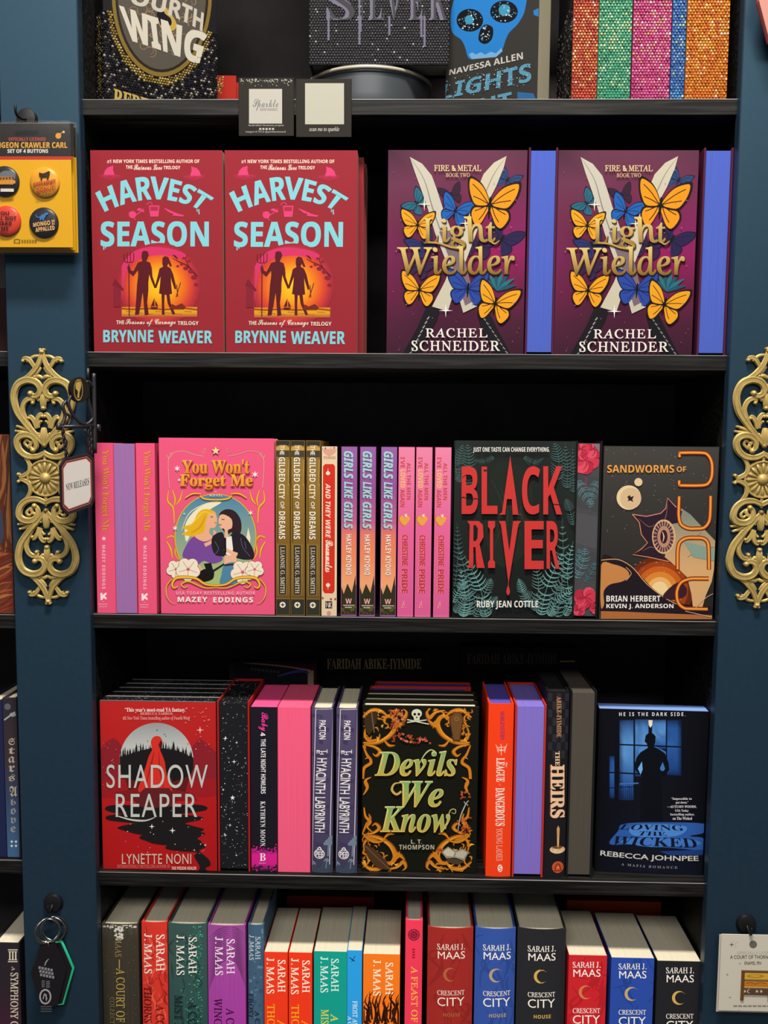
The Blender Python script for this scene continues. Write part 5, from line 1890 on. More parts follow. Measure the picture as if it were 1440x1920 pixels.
@art
def faridah(a):
    a.T('FARIDAH ABIKE-IYIMIDE', 613, 1235, 790, 1254, '#b8996c', 'serifb')


@art
def faridah_dim(a):
    a.T('FARIDAH ABIKE-IYIMIDE', 876, 1226, 1045, 1245, '#5e4e38', 'serifb').line([(1050, 1240), (1078, 1240)], 3, '#b08a4a', False)


make_book('face', [(600, 1222), (806, 1222), (806, 1500), (600, 1500)], 4, 0.212, 0.034, '#17151a', '#201f1f',
          'black hardcover standing at the back with faint tan author lettering', 'black hardcovers at the back of the shelf', ART['faridah'])
make_book('face', [(862, 1214), (1084, 1214), (1084, 1500), (862, 1500)], 4, 0.212, 0.034, '#131216', '#201f1f',
          'darkest black hardcover at the back behind the black candle-cup spine', 'black hardcovers at the back of the shelf', ART['faridah_dim'])


@art
def back_blue(a):
    a.rect(428, 1236, 600, 1500, '#241418').up()
    a.poly([(440, 1242), (583, 1258), (583, 1290), (440, 1290)], '#12121a').up()
    for i in range(8):
        a.rect(470 + i * 7, 1252 + i * .8, 475 + i * 7, 1257 + i * .8, '#3a3538')
    a.line([(455, 1242), (530, 1249), (582, 1257)], 2.6, '#8a7460').rect(577, 1257, 588, 1290, '#8a7460').line([(520, 1268), (560, 1258), (580, 1262)], (2, 6, 2), '#2c3a78')


make_book('face', [(428, 1240), (597, 1246), (590, 1500), (432, 1500)], 4, 0.165, 0.030, '#14141c', '#8a7c70',
          'dark hardcover with cream page tops behind the plain pink edge', None, ART['back_blue'])
ROW = 5
make_book('face', [(1060, 1687), (1236, 1692), (1236, 1900), (1060, 1900)], 5, 0.168, 0.030, '#a8401c', '#8a3a1c', 'dark orange book at the back above the crescent moon paperbacks', hard=False)
make_book('face', [(538, 1680), (700, 1682), (700, 1900), (538, 1900)], 5, 0.168, 0.030, '#7a1c20', '#5a4a40', 'dark red book at the back above the coloured paperbacks', hard=False)

# ------------------------------------------------------------------ top shelf: rhinestone books
ROW = 1


def gem(mb, P, a, b, r, col, hgt=0.62, n=6, rot=0.0):
    """one cut stone: a six sided frustum standing on the surface described by P(a, b, height)"""
    vs, cs = [], []
    for k in range(n):
        t = 2 * math.pi * k / n + rot
        vs.append(P(a + r * math.cos(t), b + r * math.sin(t), 0.0))
    for k in range(n):
        t = 2 * math.pi * k / n + rot
        vs.append(P(a + r * .55 * math.cos(t), b + r * .55 * math.sin(t), r * hgt))
    fs = [(k, (k + 1) % n, n + (k + 1) % n, n + k) for k in range(n)] + [tuple(range(n, 2 * n))]
    mb.add(vs, fs, C(col))


def stones(root, faces, name='rhinestones'):
    """faces: (P, a0, a1, b0, b1, pitch, radius, colour(a, b, q) or None to leave the spot bare)"""
    mb = MB()
    q = random.Random(len(SIZES))
    for P, a0, a1, b0, b1, pitch, r, fc in faces:
        nb = int((b1 - b0) / (pitch * .9))
        na = int((a1 - a0) / pitch)
        for j in range(nb):
            for i in range(na):
                a = a0 + (i + .5 + (.5 if j % 2 else 0) - .25) * (a1 - a0) / na
                b = b0 + (j + .5) * (b1 - b0) / nb
                c = fc(a, b, q)
                if c:
                    gem(mb, P, a, b, r * q.uniform(.8, 1.12), c, q.uniform(.4, .8), rot=q.uniform(0, 1))
    o = mb.build(name, GEM, root, fix=True)
    o['kind'] = 'stuff'
    return o


def pick(pal):
    return lambda a, b, q: q.choice(pal)


BLACKS = ['#1b1922', '#23212a', '#16151b', '#2d2a30', '#3a3630', '#1e1c26', '#55504a', '#8a8478']
LONG = 0.118          # the frame cuts the top shelf's books well below this height

# wing book: turned to show its spine
yaw = math.radians(31)
Q = [(192, 0), (408, 0), (406, 188), (197, 188)]
fw = make_book('face', Q, 1, 0.075, 0.034, '#1a181d', '#cfc6b0', 'black rhinestone hardcover with a gold-rimmed oval medallion, spine showing', None, None, yaw=yaw, h=0.235)
w_ = SIZES[-1][2]
cov = [c for c in fw.children if c.name.startswith('cover')][0]
amb = MB()
aw = Art(amb, fw.location, yaw, (-w_ / 2, w_ / 2, 0, 0.235), None, -0.0008).crop(0, 0, 2)
oc = (612, 30)


def in_oval(px, py, k=1.0):
    return ((px - 607) / (186 * k)) ** 2 + ((py + 20) / (304 * k)) ** 2 < 1


oval = [(607 + 184 * math.cos(2 * math.pi * k / 48), -20 + 302 * math.sin(2 * math.pi * k / 48)) for k in range(48)]
aw.poly([(607 + (x - 607) * 1.02, -20 + (y + 20) * 1.02) for x, y in oval], '#8a7030')
aw.up().poly([(607 + (x - 607) * .95, -20 + (y + 20) * .965) for x, y in oval], '#2a241c').up().poly([(607 + (x - 607) * .9, -20 + (y + 20) * .93) for x, y in oval], '#5c554c').up()
q_ = random.Random(5)
for i in range(46):
    x, y = q_.uniform(470, 745), q_.uniform(-20, 240)
    if in_oval(x, y, .8):
        r = q_.uniform(10, 26)
        s0 = q_.uniform(0, 6)
        aw.line([(x + r * math.cos(s0 + t) * (1 - t * .1), y + r * math.sin(s0 + t) * (1 - t * .1)) for t in (0, .8, 1.6, 2.4, 3.2, 4.0)], 2.2, q_.choice(('#b8986a', '#a88058', '#8c7a66')), n=3)
aw.up().poly([(590, 60), (610, 20), (640, 50), (662, 90), (650, 115), (612, 112), (596, 90)], '#c9a84e', True).up().poly([(588, 50), (606, 24), (618, 50), (640, 70), (640, 95), (606, 98), (596, 80)], '#15131a', True)
aw.up()
for t, x0, y0, x1, y1, s in (('F', 418, -40, 458, 10, 0), ('OURTH', 0, 0, 0, 0, 1), ('WING', 0, 0, 0, 0, 2)):
    if s == 1:
        aw.TE(t, [(486, 14), (640, 60), (758, 120)], [(500, -50), (650, -5), (764, 50)], '#cfc9ba', 'bold', .02)
    elif s == 2:
        aw.TE(t, [(482, 150), (610, 190), (745, 240)], [(448, 22), (600, 72), (775, 128)], '#ddd6c6', 'bold', .035)
aw.TE('REBECCA', [(424, 394), (660, 470)], [(428, 332), (660, 402)], '#c9ae5a', 'serifb', .03)
po_ = amb.build('cover_medallion', INK_GLOSS, fw)
po_['label'] = 'gold rimmed oval medallion with white lettering'


def to_px(a, b):
    p = fw.location + Vector((math.cos(yaw), math.sin(yaw), 0)) * a + Vector((0, 0, b))
    v = CAM_M.transposed() @ (p - CAM_LOC)
    return 2 * (720 + FPX * v.x / -v.z), 2 * (PPY - FPX * v.y / -v.z)


def fw_col(a, b, q):
    x, y = to_px(a, b)
    if in_oval(x, y, 1.03):
        return None
    if in_oval(x, y, 1.12):
        return q.choice(('#c9a848', '#a88a3a', '#e0c878'))
    if 328 + (x - 428) * .29 < y < 396 + (x - 428) * .3 and 420 < x < 660:
        return None
    return q.choice(BLACKS + ['#1b1922', '#23212a', '#16151b', '#1e1c26', '#c9c2b0'])


stones(fw, [(lambda a, b, h: (a, -h, b), -w_ / 2, w_ / 2, .0008, LONG, .0034, .0017, fw_col),
            (lambda a, b, h: (-w_ / 2 - h, a, b), 0.001, 0.034, .0008, LONG, .0042, .0018,
             lambda a, b, q: q.choice(('#8a7034', '#a88a44', '#3a3020')) if .012 < a < .024 and b > .02 else q.choice(BLACKS))])


@art
def red_back(a):
    a.crop(0, 0, 2).poly([(800, 200), (830, 195), (860, 235), (835, 250), (812, 240)], '#1a1416', True)
    q = random.Random(4)
    for i in range(90):
        y = q.uniform(236, 352)
        a.disc(q.uniform(808, 838) + (y - 290) * .02, y, q.uniform(1.5, 4), q.choice(('#d8a838', '#8a5a18', '#f0d890', '#5a2a14')), n=6)


make_book('face', [(360, 112), (443, 118), (443, 190), (360, 190)], 1, 0.168, 0.03, '#c02818', '#2a2624', 'red hardcover with gold lettering half hidden behind the oval medallion book', None, ART['red_back'], h=0.083, yaw=0.05)

# round stand with a book on it
sc = at(693, 188, 0.150)
R_ = 0.080
HP = at(700, 119.5, 0.072).z - ZS[1] - 0.0005      # the book's foot rests on the pedestal's near edge
mb = MB()
mb.lathe([(R_ * .90, 0.0), (R_ * .93, .004), (R_ * .955, HP * .5), (R_ * .975, HP - .010), (R_, HP - .008), (R_, HP - .001), (R_ * .98, HP), (R_ * .05, HP)], 64)
st = empty('display_stand', (sc.x, 0.150, ZS[1] + .0003))
o = mb.build('pedestal', simple('grey_satin_metal', '#5f6468', 0.35, metal=0.5, row=2), st)
smooth_by_angle(o, 30)
mb = MB()
mb.tube([(R_ * 1.01 * math.cos(t), R_ * 1.01 * math.sin(t), HP - .0045) for t in [2 * math.pi * i / 56 for i in range(56)]], .0026, n=8, closed=True)
mb.build('rim', simple('cream_rim', '#d8cdb6', 0.4, row=1), st, smooth=True)
tag(st, 'round grey display pedestal with a cream rim under the silver-black stone book', 'stand')
Q = [(578, 0), (843, 0), (841, 119), (582, 119)]
p_ = at(700, 119, 0.10)
sv = make_book('face', Q, ZS[1] + HP + 0.0006, 0.078, 0.05, '#1b1a20', '#d8d0bc', 'black rhinestone hardcover with dripping lilac lettering on the round stand', None, None, h=0.235)
ROW = 1
w_ = SIZES[-1][2]
amb = MB()
aw = Art(amb, sv.location, 0, (-w_ / 2, w_ / 2, 0, 0.235), None, -0.0011)
lil = '#6f6a84'
for t, x0, x1 in (('S', 612, 664), ('I', 670, 682), ('L', 690, 720), ('V', 722, 758), ('E', 766, 796), ('R', 804, 838)):
    for dx in (0, 5):
        aw.T(t, x0 + dx, -30, x1 + dx - 4, 38, (lil, '#24222c')[dx // 5], 'serifb' if dx == 0 else 'serif', 0)
        aw.up()
for x, y in ((616, 76), (674, 84), (676, 60), (730, 66), (796, 88), (790, 70)):
    aw.line([(x, 30), (x, y)], (4, 3, 4), lil)
amb.build('cover_lettering', INK_GLOSS, sv)
stones(sv, [(lambda a, b, h: (a, -h, b), -w_ / 2, w_ / 2, .0008, .098, .0036, .0015, pick(['#08080b', '#0c0b10', '#101016', '#0a0a0e', '#0c0b10'] * 6 + ['#1a1922', '#22212a'] * 3 + ['#55535c', '#b0aeb6']))])

# skull paperback


@art
def skull(a):
    a.crop(720, 0, 2)
    a.rect(200, -300, 600, 400, '#3b3936').up()
    bl = '#2a86d8'
    a.poly([(262, 0), (250, 60), (256, 120), (290, 150), (305, 180), (316, 216), (336, 222), (360, 210), (400, 206), (440, 190), (456, 150), (470, 122), (505, 85), (530, 30), (525, -60), (400, -140), (290, -80)], bl, True)
    a.poly([(560, 40), (582, 30), (580, 62), (562, 56)], bl).poly([(500, 345), (560, 350), (575, 378), (500, 378)], '#2f6ea8')
    a.up().poly([(318, 205), (330, 196), (345, 205), (362, 196), (380, 205), (400, 194), (420, 200), (440, 180), (445, 192), (420, 214), (330, 222)], '#7ab4e4')
    a.disc(322, 76, 50, '#14141a', 43).disc(450, 44, 52, '#14141a', 42).poly([(382, 92), (408, 105), (405, 145), (380, 165), (355, 150), (362, 110)], '#14141a', True)
    a.up().disc(320, 74, 17, '#3fa0c8').disc(452, 38, 22, '#3fa0c8')
    q = random.Random(2)
    for cx, cy, rx, ry, n in ((322, 76, 44, 38, 40), (450, 44, 46, 36, 40), (382, 128, 22, 30, 22)):
        for i in range(n):
            an, r = q.uniform(0, 6.28), q.uniform(.3, 1)
            a.disc(cx + rx * r * math.cos(an), cy + ry * r * math.sin(an), q.uniform(1.5, 3.5), q.choice(('#e8ecf0', '#8a929c', '#4a90b8')), n=6)
    a.up()
    a.TE('NAVESSA ALLEN', [(245, 283), (522, 222)], [(247, 262), (520, 196)], '#cfccc6', 'bold', .01)
    a.TE('LIGHTS', [(212, 374), (553, 306)], [(226, 318), (550, 236)], '#5f9fbe', 'bold', .01)
    a.TE('OUT', [(284, 450), (480, 408)], [(284, 388), (478, 344)], '#5f9fbe', 'bold', .01)
    for i in range(150):
        x = q.uniform(222, 552)
        y = q.uniform(300, 380) - (x - 222) * .2
        a.disc(x, y, q.uniform(1.2, 2.4), q.choice(('#d0e4ee', '#3b3936')), n=5)


yaw = math.radians(-27)
sk = make_book('face', [(840, 0), (1011, 0), (1007, 188), (832, 188)], 1, 0.075, 0.042, '#3b3936', '#e6dcbc', 'charcoal paperback with a bright blue skull, leaning beside the stone spines', None, ART['skull'], hard=False, yaw=yaw, h=0.21)

# five stone-covered spines
J1 = (720, 0, 2)
SP = [((705, 803, 801, 708), '#b8402a', ['#c8502a', '#d87a3a', '#b83a22', '#e0a050', '#a83020', '#e8c890'], 'red and gold rhinestone spine beside the black stone cover'),
      ((804, 929, 926, 803), '#3f9a74', ['#4aa880', '#8fc8a0', '#3a9070', '#c9dcb0', '#58b088', '#d8d090'], 'green rhinestone spine between the red and pink ones'),
      ((932, 1077, 1073, 931), '#c83a7c', ['#d0508a', '#e088a8', '#b83070', '#e8b0b8', '#c84080', '#d8a868'], 'pink rhinestone spine between the green and blue ones'),
      ((1079, 1131, 1129, 1077), '#3a6ab0', ['#4a7cc0', '#3060a8', '#88a8d0', '#58a0d8', '#c0c890'], 'narrow blue rhinestone spine'),
      ((1134, 1296, 1288, 1133), '#d8701c', ['#e0801c', '#e8a82a', '#d0601a', '#f0c040', '#c85018', '#f0dca0'], 'wide orange rhinestone spine nearest the post')]
for i, ((x0, x1, x2, x3), base_, pal, lab) in enumerate(SP):
    Q = crop_quad(J1, [(x0, 0), (x1, 0), (x2, 376), (x3, 376)])
    r = make_book('spine', Q, 1, 0.010, 0.14, base_, '#e0d6be', lab, 'rhinestone spines in rainbow colours', None, h=0.22, back='#1c1a1e' if i == 0 else '#d8cfba' if i == 4 else None)
    ROW = 1
    w_ = SIZES[-1][2]
    top = pal[0]

    def fc(a, b, q, pal=pal, w_=w_):
        if b < .013 and abs(a) < w_ * .22:
            return ('#e0503a', '#2fae8a', '#e060a8', '#40a8e0', '#f08020')[SP.index(next(s for s in SP if s[2] is pal))]
        hot = .5 + .5 * math.sin(b * 120 + a * 90) * math.sin(a * 160 + b * 35)
        return q.choice(pal[3:] + pal[1:2]) if q.random() < hot * min(1, b / .07) else q.choice(pal[:3]) if q.random() > .03 else '#f0ead8'
    fcs = [(lambda a, b, h: (a, -h, b), -w_ / 2 + .0006, w_ / 2 - .0006, .0008, LONG, .0036, .00175, fc)]
    if i == 0:
        fcs.append((lambda a, b, h, w_=w_: (-w_ / 2 - h, a, b), .004, .138, .0008, LONG, .005, .0021, pick(BLACKS)))
    stones(r, fcs)

# two square cards fixed to the front edge of the top shelf
def card(name, px, y, t, h_col, label, cat, fn, group=None, mat=None):
    """thin upright card; px = (x0, y0, x1, y1) in the photograph"""
    a_, b_ = at(px[0], px[1], y), at(px[2], px[3], y)
    w, h = b_.x - a_.x, a_.z - b_.z
    base = Vector(((a_.x + b_.x) / 2, y, b_.z))
    mb = MB()
    mb.box(-w / 2, w / 2, 0, t, 0, h, C(h_col), .0003)
    if fn:
        fn(Art(mb, base, 0, (-w / 2, w / 2, 0, h)))
    o = mb.build(name, mat or INK)
    o.location = base
    tag(o, label, cat, group)
    return o


ROW = 1


def sparkle(a):
    a.dots(450, 148, 548, 154, 60, 1.0, '#d8d4c8', 3).dots(450, 150, 548, 162, 36, .9, '#b8b4a8', 4)
    for i in range(5):
        a.rect(486 + i * 6, 240, 490 + i * 6, 244, '#cfcac0')
    a.rect(467, 167, 529, 232, '#dcd8cc').up().T('Sparkle', 474, 186, 522, 208, '#8a8890', 'script').T('BOOK AWARDS', 488, 203, 520, 208, '#98969a', 'bold')
    a.T('handcrafted rhinestone projects', 466, 233, 532, 238, '#cfcac0').T('Instagram & TikTok @sparklebookawards', 461, 245, 536, 250, '#cfcac0')


def scanme(a):
    a.rect(572, 156, 645, 233, '#d9d6c4').up().T('scan me to sparkle', 580, 238, 636, 248, '#d8d4ca', 'ital', .02)


card('business_card', (447, 146, 551, 255), -0.0022, .0012, '#34302a', 'square black card with a white shop panel on the shelf edge', 'card', sparkle, 'black cards on the top shelf edge')
card('business_card', (555, 148, 659, 257), -0.0022, .0012, '#34302a', 'square black card with a blank pale panel beside the white-panel card', 'card', scanme, 'black cards on the top shelf edge')

# ------------------------------------------------------------------ the neighbouring bookcase, a sliver at the left edge
ROW = 3
LX = lx - 0.0002
board('trim_3', LX - 0.60, LX - 0.52, POST_Y, 0.006, 0.0, 2.3, BLUE, kind='structure', ch=0.0012)
zl = {r: ZS[r] for r in ZS}
zl[3] = at(5, 1152, 0.0).z
zl[4] = at(5, 1612, 0.0).z
bookcase(LX - 0.519, LX - 0.0005, list(zl.values()) + [0.09, 1.88], 'second black bookcase, only a sliver beyond the left blue post')


@art
def hair(a):
    a.rect(-200, 812, 30, 1156, '#6a3a28').up()
    q = random.Random(3)
    for i in range(26):
        x = q.uniform(-30, 24)
        a.line([(x, 812), (x + q.uniform(-12, 8), 900), (x + q.uniform(-20, 10), 980), (x + q.uniform(-10, 20), 1040)], (2, q.uniform(3, 9), 2), q.choice(('#7d4a2c', '#5a2c1e', '#8a5a34', '#4a2a20')))
    a.poly([(-40, 930), (-5, 940), (6, 985), (0, 1020), (-40, 1010)], '#3a4258', True)
    for i in range(22):
        y = 1030 + i * 5.5
        a.line([(-20, y + 12), (5, y + q.uniform(-4, 8)), (26, y - q.uniform(0, 14))], (1, q.uniform(3, 7), 1), q.choice(('#8a3a28', '#a05034', '#6a2a20', '#b0683c')))


@art
def stars_spine(a):
    a.vgrad(6, 1310, 36, 1610, [(0, '#2c2830'), (.35, '#3a3034'), (.6, '#33405a'), (1, '#3f6288')])
    a.up()
    a.disc(14, 1325, 6, '#5a5864').disc(24, 1340, 6, '#8a8a92', 4).line([(8, 1350), (28, 1335)], 3, '#9a9aa0')
    for i, ch in enumerate('Stars'):
        a.T(ch, 16, 1384 + i * 17, 28, 1397 + i * 17, '#a89c88', 'frak')
    a.T('A', 18, 1474, 32, 1494, '#b8a890', 'frak')
    for i, ch in enumerate('bove'):
        a.T(ch, 20, 1498 + i * 17, 30, 1510 + i * 17, '#908a88', 'frak')
    for x, y in ((22, 1578), (30, 1578), (22, 1586), (30, 1586)):
        a.disc(x, y, 2.6, '#c9d4dc', n=4)


@art
def symphony(a):
    a.vgrad(-10, 1768, 42, 1925, [(0, '#26222a'), (.5, '#2a2228'), (1, '#3a2030')]).up()
    a.T('III', 16, 1784, 32, 1800, '#c9bfa8', 'serifb', .02, 0).line([(15, 1781), (33, 1781)], 2, '#c9bfa8', False).line([(15, 1803), (33, 1803)], 2, '#c9bfa8', False)
    a.T('A', 22, 1812, 28, 1820, '#b8ae98', 'serif', .02, 1).T('SYMPHONY OF', 20, 1824, 34, 1935, '#c0b6a0', 'serif', .025, 1)


left_books = [('face', [(-130, 812), (18, 816), (25, 1152), (-120, 1152)], zl[3], .004, .03, '#6a3a28', CREAM, 'hardcover showing long auburn hair, cut by the left edge of the photo', 'hair'),
              ('spine', [(6, 1308), (32, 1308), (37, 1610), (12, 1610)], zl[4], .008, .13, '#33303a', '#c9bfa0', 'narrow dark blue spine with blackletter lettering beyond the left post', 'stars_spine'),
              ('spine', [(-24, 1312), (5, 1312), (11, 1610), (-18, 1610)], zl[4], .008, .13, '#20264a', '#c9bfa0', 'navy spine at the very left edge beside the blackletter spine', None),
              ('spine', [(-14, 1768), (36, 1768), (40, 1920), (-10, 1920)], ZS[5], .010, .13, '#26222a', '#cfc6b0', 'dark plum spine with a roman numeral, bottom row beyond the left post', 'symphony'),
              ('face', [(-130, 540), (8, 540), (16, 664), (-122, 664)], ZS[2], .01, .03, '#2a1416', CREAM, 'dark maroon hardcover on the second shelf beyond the left post', None)]
for md, q, z, y, d, cv, pg, lab, an in left_books:
    ROW = 4 if z in (zl[4],) else 5 if z == ZS[5] else 3
    q = [(x, yy) for x, yy in q]
    make_book(md, q, z, y, d, cv, pg, lab, None, ART.get(an))

# ------------------------------------------------------------------ gilt scroll ornaments on the posts
ROW = 3
GOLD = simple('gilt_paint', '#c4a860', 0.46, metal=0.3, spec=0.45, noise=0.14, nscale=90, row=3, bump=0.15)
K = 3.428
OY = POST_Y


def orn(p):
    return at(p[0] / K, 640 + p[1] / K, OY)


OC = orn((298, 879))


def scroll_part(name, strokes, parent, mirror_x=(1, -1), mirror_y=(1, -1), leaf=()):
    mb = MB()
    for mx in mirror_x:
        for my in mirror_y:
            for pts, wd in strokes:
                P = spline([((p[0] - 298) / K * mx, (p[1] - 879) / K * my) for p in pts], 6)
                m = len(P)
                s_ = 0.000665
                V, Rr = [], []
                for i, p in enumerate(P):
                    t = i / (m - 1)
                    k = wd / K * s_ * .5 * (.45 + .55 * math.sin(math.pi * min(1, .12 + t * .8)))
                    V.append((p[0] * s_, -.0035 - k * .35, -p[1] * s_))
                    Rr.append(k)
                mb.tube(V, Rr, n=8, flat=((0, 1, 0), 0.55))
                if wd > 28:
                    for sd in (-.55, .5):
                        E2 = []
                        for i in range(m):
                            d = Vector(V[min(m - 1, i + 1)]) - Vector(V[max(0, i - 1)])
                            d.normalize()
                            E2.append((V[i][0] - d.z * Rr[i] * sd, V[i][1] - Rr[i] * .42, V[i][2] + d.x * Rr[i] * sd))
                        mb.tube(E2, [k * .26 for k in Rr], n=6)
                e = V[-1]
                r = Rr[-1] * 1.25
                mb.lathe([(r, -.0035), (r, .001), (r * .8, r * .6 + .001), (r * .3, r * .9 + .001), (.00001, r * .95 + .001)], 10, (e[0], e[1] , e[2]), 'y')
    o = mb.build(name, GOLD, parent, fix=True)
    smooth_by_angle(o, 50)
    return o


def ornament(loc, label, group):
    r = empty('scroll_ornament', loc)
    scroll_part('scrollwork', [
        ([(298, 665), (240, 600), (180, 530), (130, 455), (112, 365), (138, 292), (195, 262), (252, 272), (282, 310), (272, 350), (240, 362), (218, 345)], 50),
        ([(298, 720), (250, 742), (185, 738), (138, 700), (124, 645), (150, 612), (200, 606), (240, 632), (246, 676), (225, 702)], 48),
        ([(150, 720), (185, 762), (202, 800), (196, 840), (165, 862), (140, 868), (126, 856)], 32),
        ([(242, 598), (196, 530), (166, 455), (176, 405), (205, 380), (234, 384), (230, 404)], 34),
        ([(200, 690), (172, 660), (185, 640), (208, 652)], 21),
        ([(240, 640), (215, 655), (205, 680), (228, 700)], 26),
        ([(165, 262), (215, 232), (262, 180), (285, 130), (294, 84)], 37),
        ([(262, 205), (235, 160), (212, 132), (184, 128), (176, 142)], 32),
        ([(290, 110), (252, 112), (225, 125), (205, 145)], 21),
        ([(298, 250), (275, 238), (246, 240)], 26),
        ([(298, 105), (294, 85), (288, 72)], 29),
        ([(288, 180), (262, 215), (225, 250)], 24),
        ([(232, 600), (180, 570), (128, 552)], 24),
        ([(222, 612), (170, 592), (118, 582)], 24),
        ([(212, 620), (165, 610), (126, 606)], 20),
        ([(250, 565), (238, 520), (215, 492), (205, 500)], 32),
        ([(262, 560), (258, 505), (280, 476), (290, 488)], 32),
        ([(250, 560), (268, 530), (282, 520)], 24),
        ([(298, 345), (296, 395), (296, 436)], 40),
        ([(290, 370), (272, 385), (258, 376)], 24),
        ([(298, 560), (296, 610), (298, 672)], 45),
        ([(290, 600), (272, 610), (262, 598)], 24),
        ([(298, 700), (298, 745), (297, 765)], 24),
    ], r)
    mb = MB()
    R0 = 120 / K * .000665
    mb.lathe([(R0, 0), (R0, .004), (R0 * .97, .0062), (R0 * .90, .0062), (R0 * .86, .004), (R0 * .30, .004), (R0 * .28, .0065), (R0 * .18, .0085), (R0 * .02, .0092)], 40, axis='y')
    for k in range(16):
        t = 2 * math.pi * k / 16
        c, s_ = math.cos(t), math.sin(t)
        mb.tube([(R0 * q * c, -.0042 - .0016 * math.sin(math.pi * (q - .28) / .6), R0 * q * s_) for q in (.3, .45, .6, .75, .86)],
                [R0 * f for f in (.035, .055, .075, .09, .05)], n=8, flat=((0, 1, 0), 0.7))
    o = mb.build('rosette', GOLD, r, fix=True)
    smooth_by_angle(o, 40)
    tag(r, label, 'ornament', group)
    return r


og = 'gilt scroll ornaments on the blue posts'
orn_l = ornament((OC.x, POST_Y, OC.z), 'gilt scrollwork ornament with a round rosette, behind the hanging sign', og)
p_ = at(1428, 899, POST_Y)
copy_tree(orn_l, (p_.x, POST_Y, p_.z), 'gilt scrollwork ornament on the right-hand blue post, cut by the photo edge', og)

# ------------------------------------------------------------------ bracket with a hanging sign
IRON = simple('black_cast_iron', '#2c2a2e', 0.4, metal=0.3, row=3, noise=0.2)
ROW = 3
yaw = math.radians(50)
sb = at(146, 905, -0.050)
root = empty('bracket_sign', (sb.x, -0.050, sb.z), yaw)
Ssc = 0.00064


def sg(px, py, y=0.0):
    """a point of the sign's own plane under a pixel"""
    h = hit(px, py, root.location, yaw) - root.location
    return (h.x * math.cos(yaw) + h.y * math.sin(yaw), y, h.z)


oc_ = [(113, 873), (121, 860), (165, 850), (174, 859), (176, 936), (171, 949), (126, 965), (115, 954)]
mb = MB()
mb.prism([(sg(*p)[0], sg(*p)[2]) for p in oc_], -.002, .003, C('#33262c'))
ar = Art(mb, root.location, yaw, (-.1, .1, -.1, .1), None, -.002)


def inset_(P, k):
    cx, cy = sum(p[0] for p in P) / len(P), sum(p[1] for p in P) / len(P)
    return [(cx + (p[0] - cx) * k, cy + (p[1] - cy) * k) for p in P]


ar.poly(inset_(oc_, .90), '#b06a62').up().poly(inset_(oc_, .87), '#4a1f28').up().poly(inset_(oc_, .83), '#d9a08a').up().poly(inset_(oc_, .80), '#d8d2cc').up()
ar.TE('NEW RELEASES', [(124, 920), (167, 909)], [(123, 908), (167, 896)], '#2a2228', 'serifb')
o = mb.build('sign_board', INK, root, fix=False)
o['label'] = 'octagonal sign with a white panel'
mb = MB()
a0, a1 = sg(110, 800), sg(184, 799)
mb.tube([a0, a1], .0022, n=10)
for f in (0.0, 1.0):
    mb.lathe([(.0028, -.004), (.0034, 0), (.0028, .004)], 10, (a0[0] + (a1[0] - a0[0]) * f, 0, a0[2]), 'z')
# scrolls above and below the arm
for pts, r_ in (([(176, 700), (177, 760), (178, 850)], .0026), ([(170, 798), (150, 792), (135, 775), (128, 755), (134, 742)], .0022), ([(176, 790), (168, 760), (160, 735), (150, 722)], .0020),
                ([(116, 798), (122, 780), (118, 762), (124, 752)], .0022), ([(128, 798), (132, 785), (126, 775)], .0018), ([(174, 725), (166, 715), (158, 722), (162, 735)], .002),
                ([(178, 772), (172, 788), (160, 797)], .002), ([(178, 830), (168, 818), (158, 806)], .0018), ([(165, 690), (165, 712)], .002)):
    mb.tube([sg(*p) for p in spline(pts, 5)], r_, n=8)
mb.build('bracket_arm', IRON, root, smooth=True, fix=True)
mb = MB()
cx_, cz_ = sg(147, 731)[0], sg(147, 731)[2]
ell = [(cx_ + .0125 * math.cos(2 * math.pi * k / 28), cz_ + .0150 * math.sin(2 * math.pi * k / 28)) for k in range(28)]
mb.prism(ell, -.004, .003, C('#241f1c'))
ar = Art(mb, root.location, yaw, (-.2, .2, -.2, .3), None, -.004)
lo = lambda k: [(147 + 9.2 * k * math.cos(2 * math.pi * i / 28), 731 + 22 * k * math.sin(2 * math.pi * i / 28)) for i in range(28)]
ar.poly(lo(.92), '#a88a4a').up().poly(lo(.8), '#241f1a').up().poly([(143, 718), (150, 716), (152, 724), (149, 736), (148, 746), (145, 744), (146, 734), (142, 728)], '#b8984e', True).poly([(143, 712), (152, 711), (151, 715), (143, 715)], '#8a7038')
o = mb.build('medallion', INK, root)
o['label'] = 'oval gold-edged medallion'
mb = MB()
for x0, y0, x1, y1 in ((117, 802, 126, 862), (168, 802, 171, 853)):
    n = 9
    mb = MB()
    for i in range(n):
        t = (i + .5) / n
        p = sg(x0 + (x1 - x0) * t, y0 + (y1 - y0) * t)
        q = []
        for k in range(10):
            an = 2 * math.pi * k / 10
            l_, s_ = .0042 * math.cos(an), .0021 * math.sin(an)
            q.append((p[0] + (s_ if i % 2 else 0), (0 if i % 2 else s_), p[2] + l_))
        mb.tube(q, .0008, n=5, closed=True)
    mb.build('chain', IRON, root, smooth=True, fix=True)
tag(root, 'small black iron bracket with an oval crest and a chained white-panelled sign', 'sign')

# ------------------------------------------------------------------ adhesive hooks
HOOKM = simple('black_hook_plastic', '#111113', 0.42, spec=0.25, row=5)


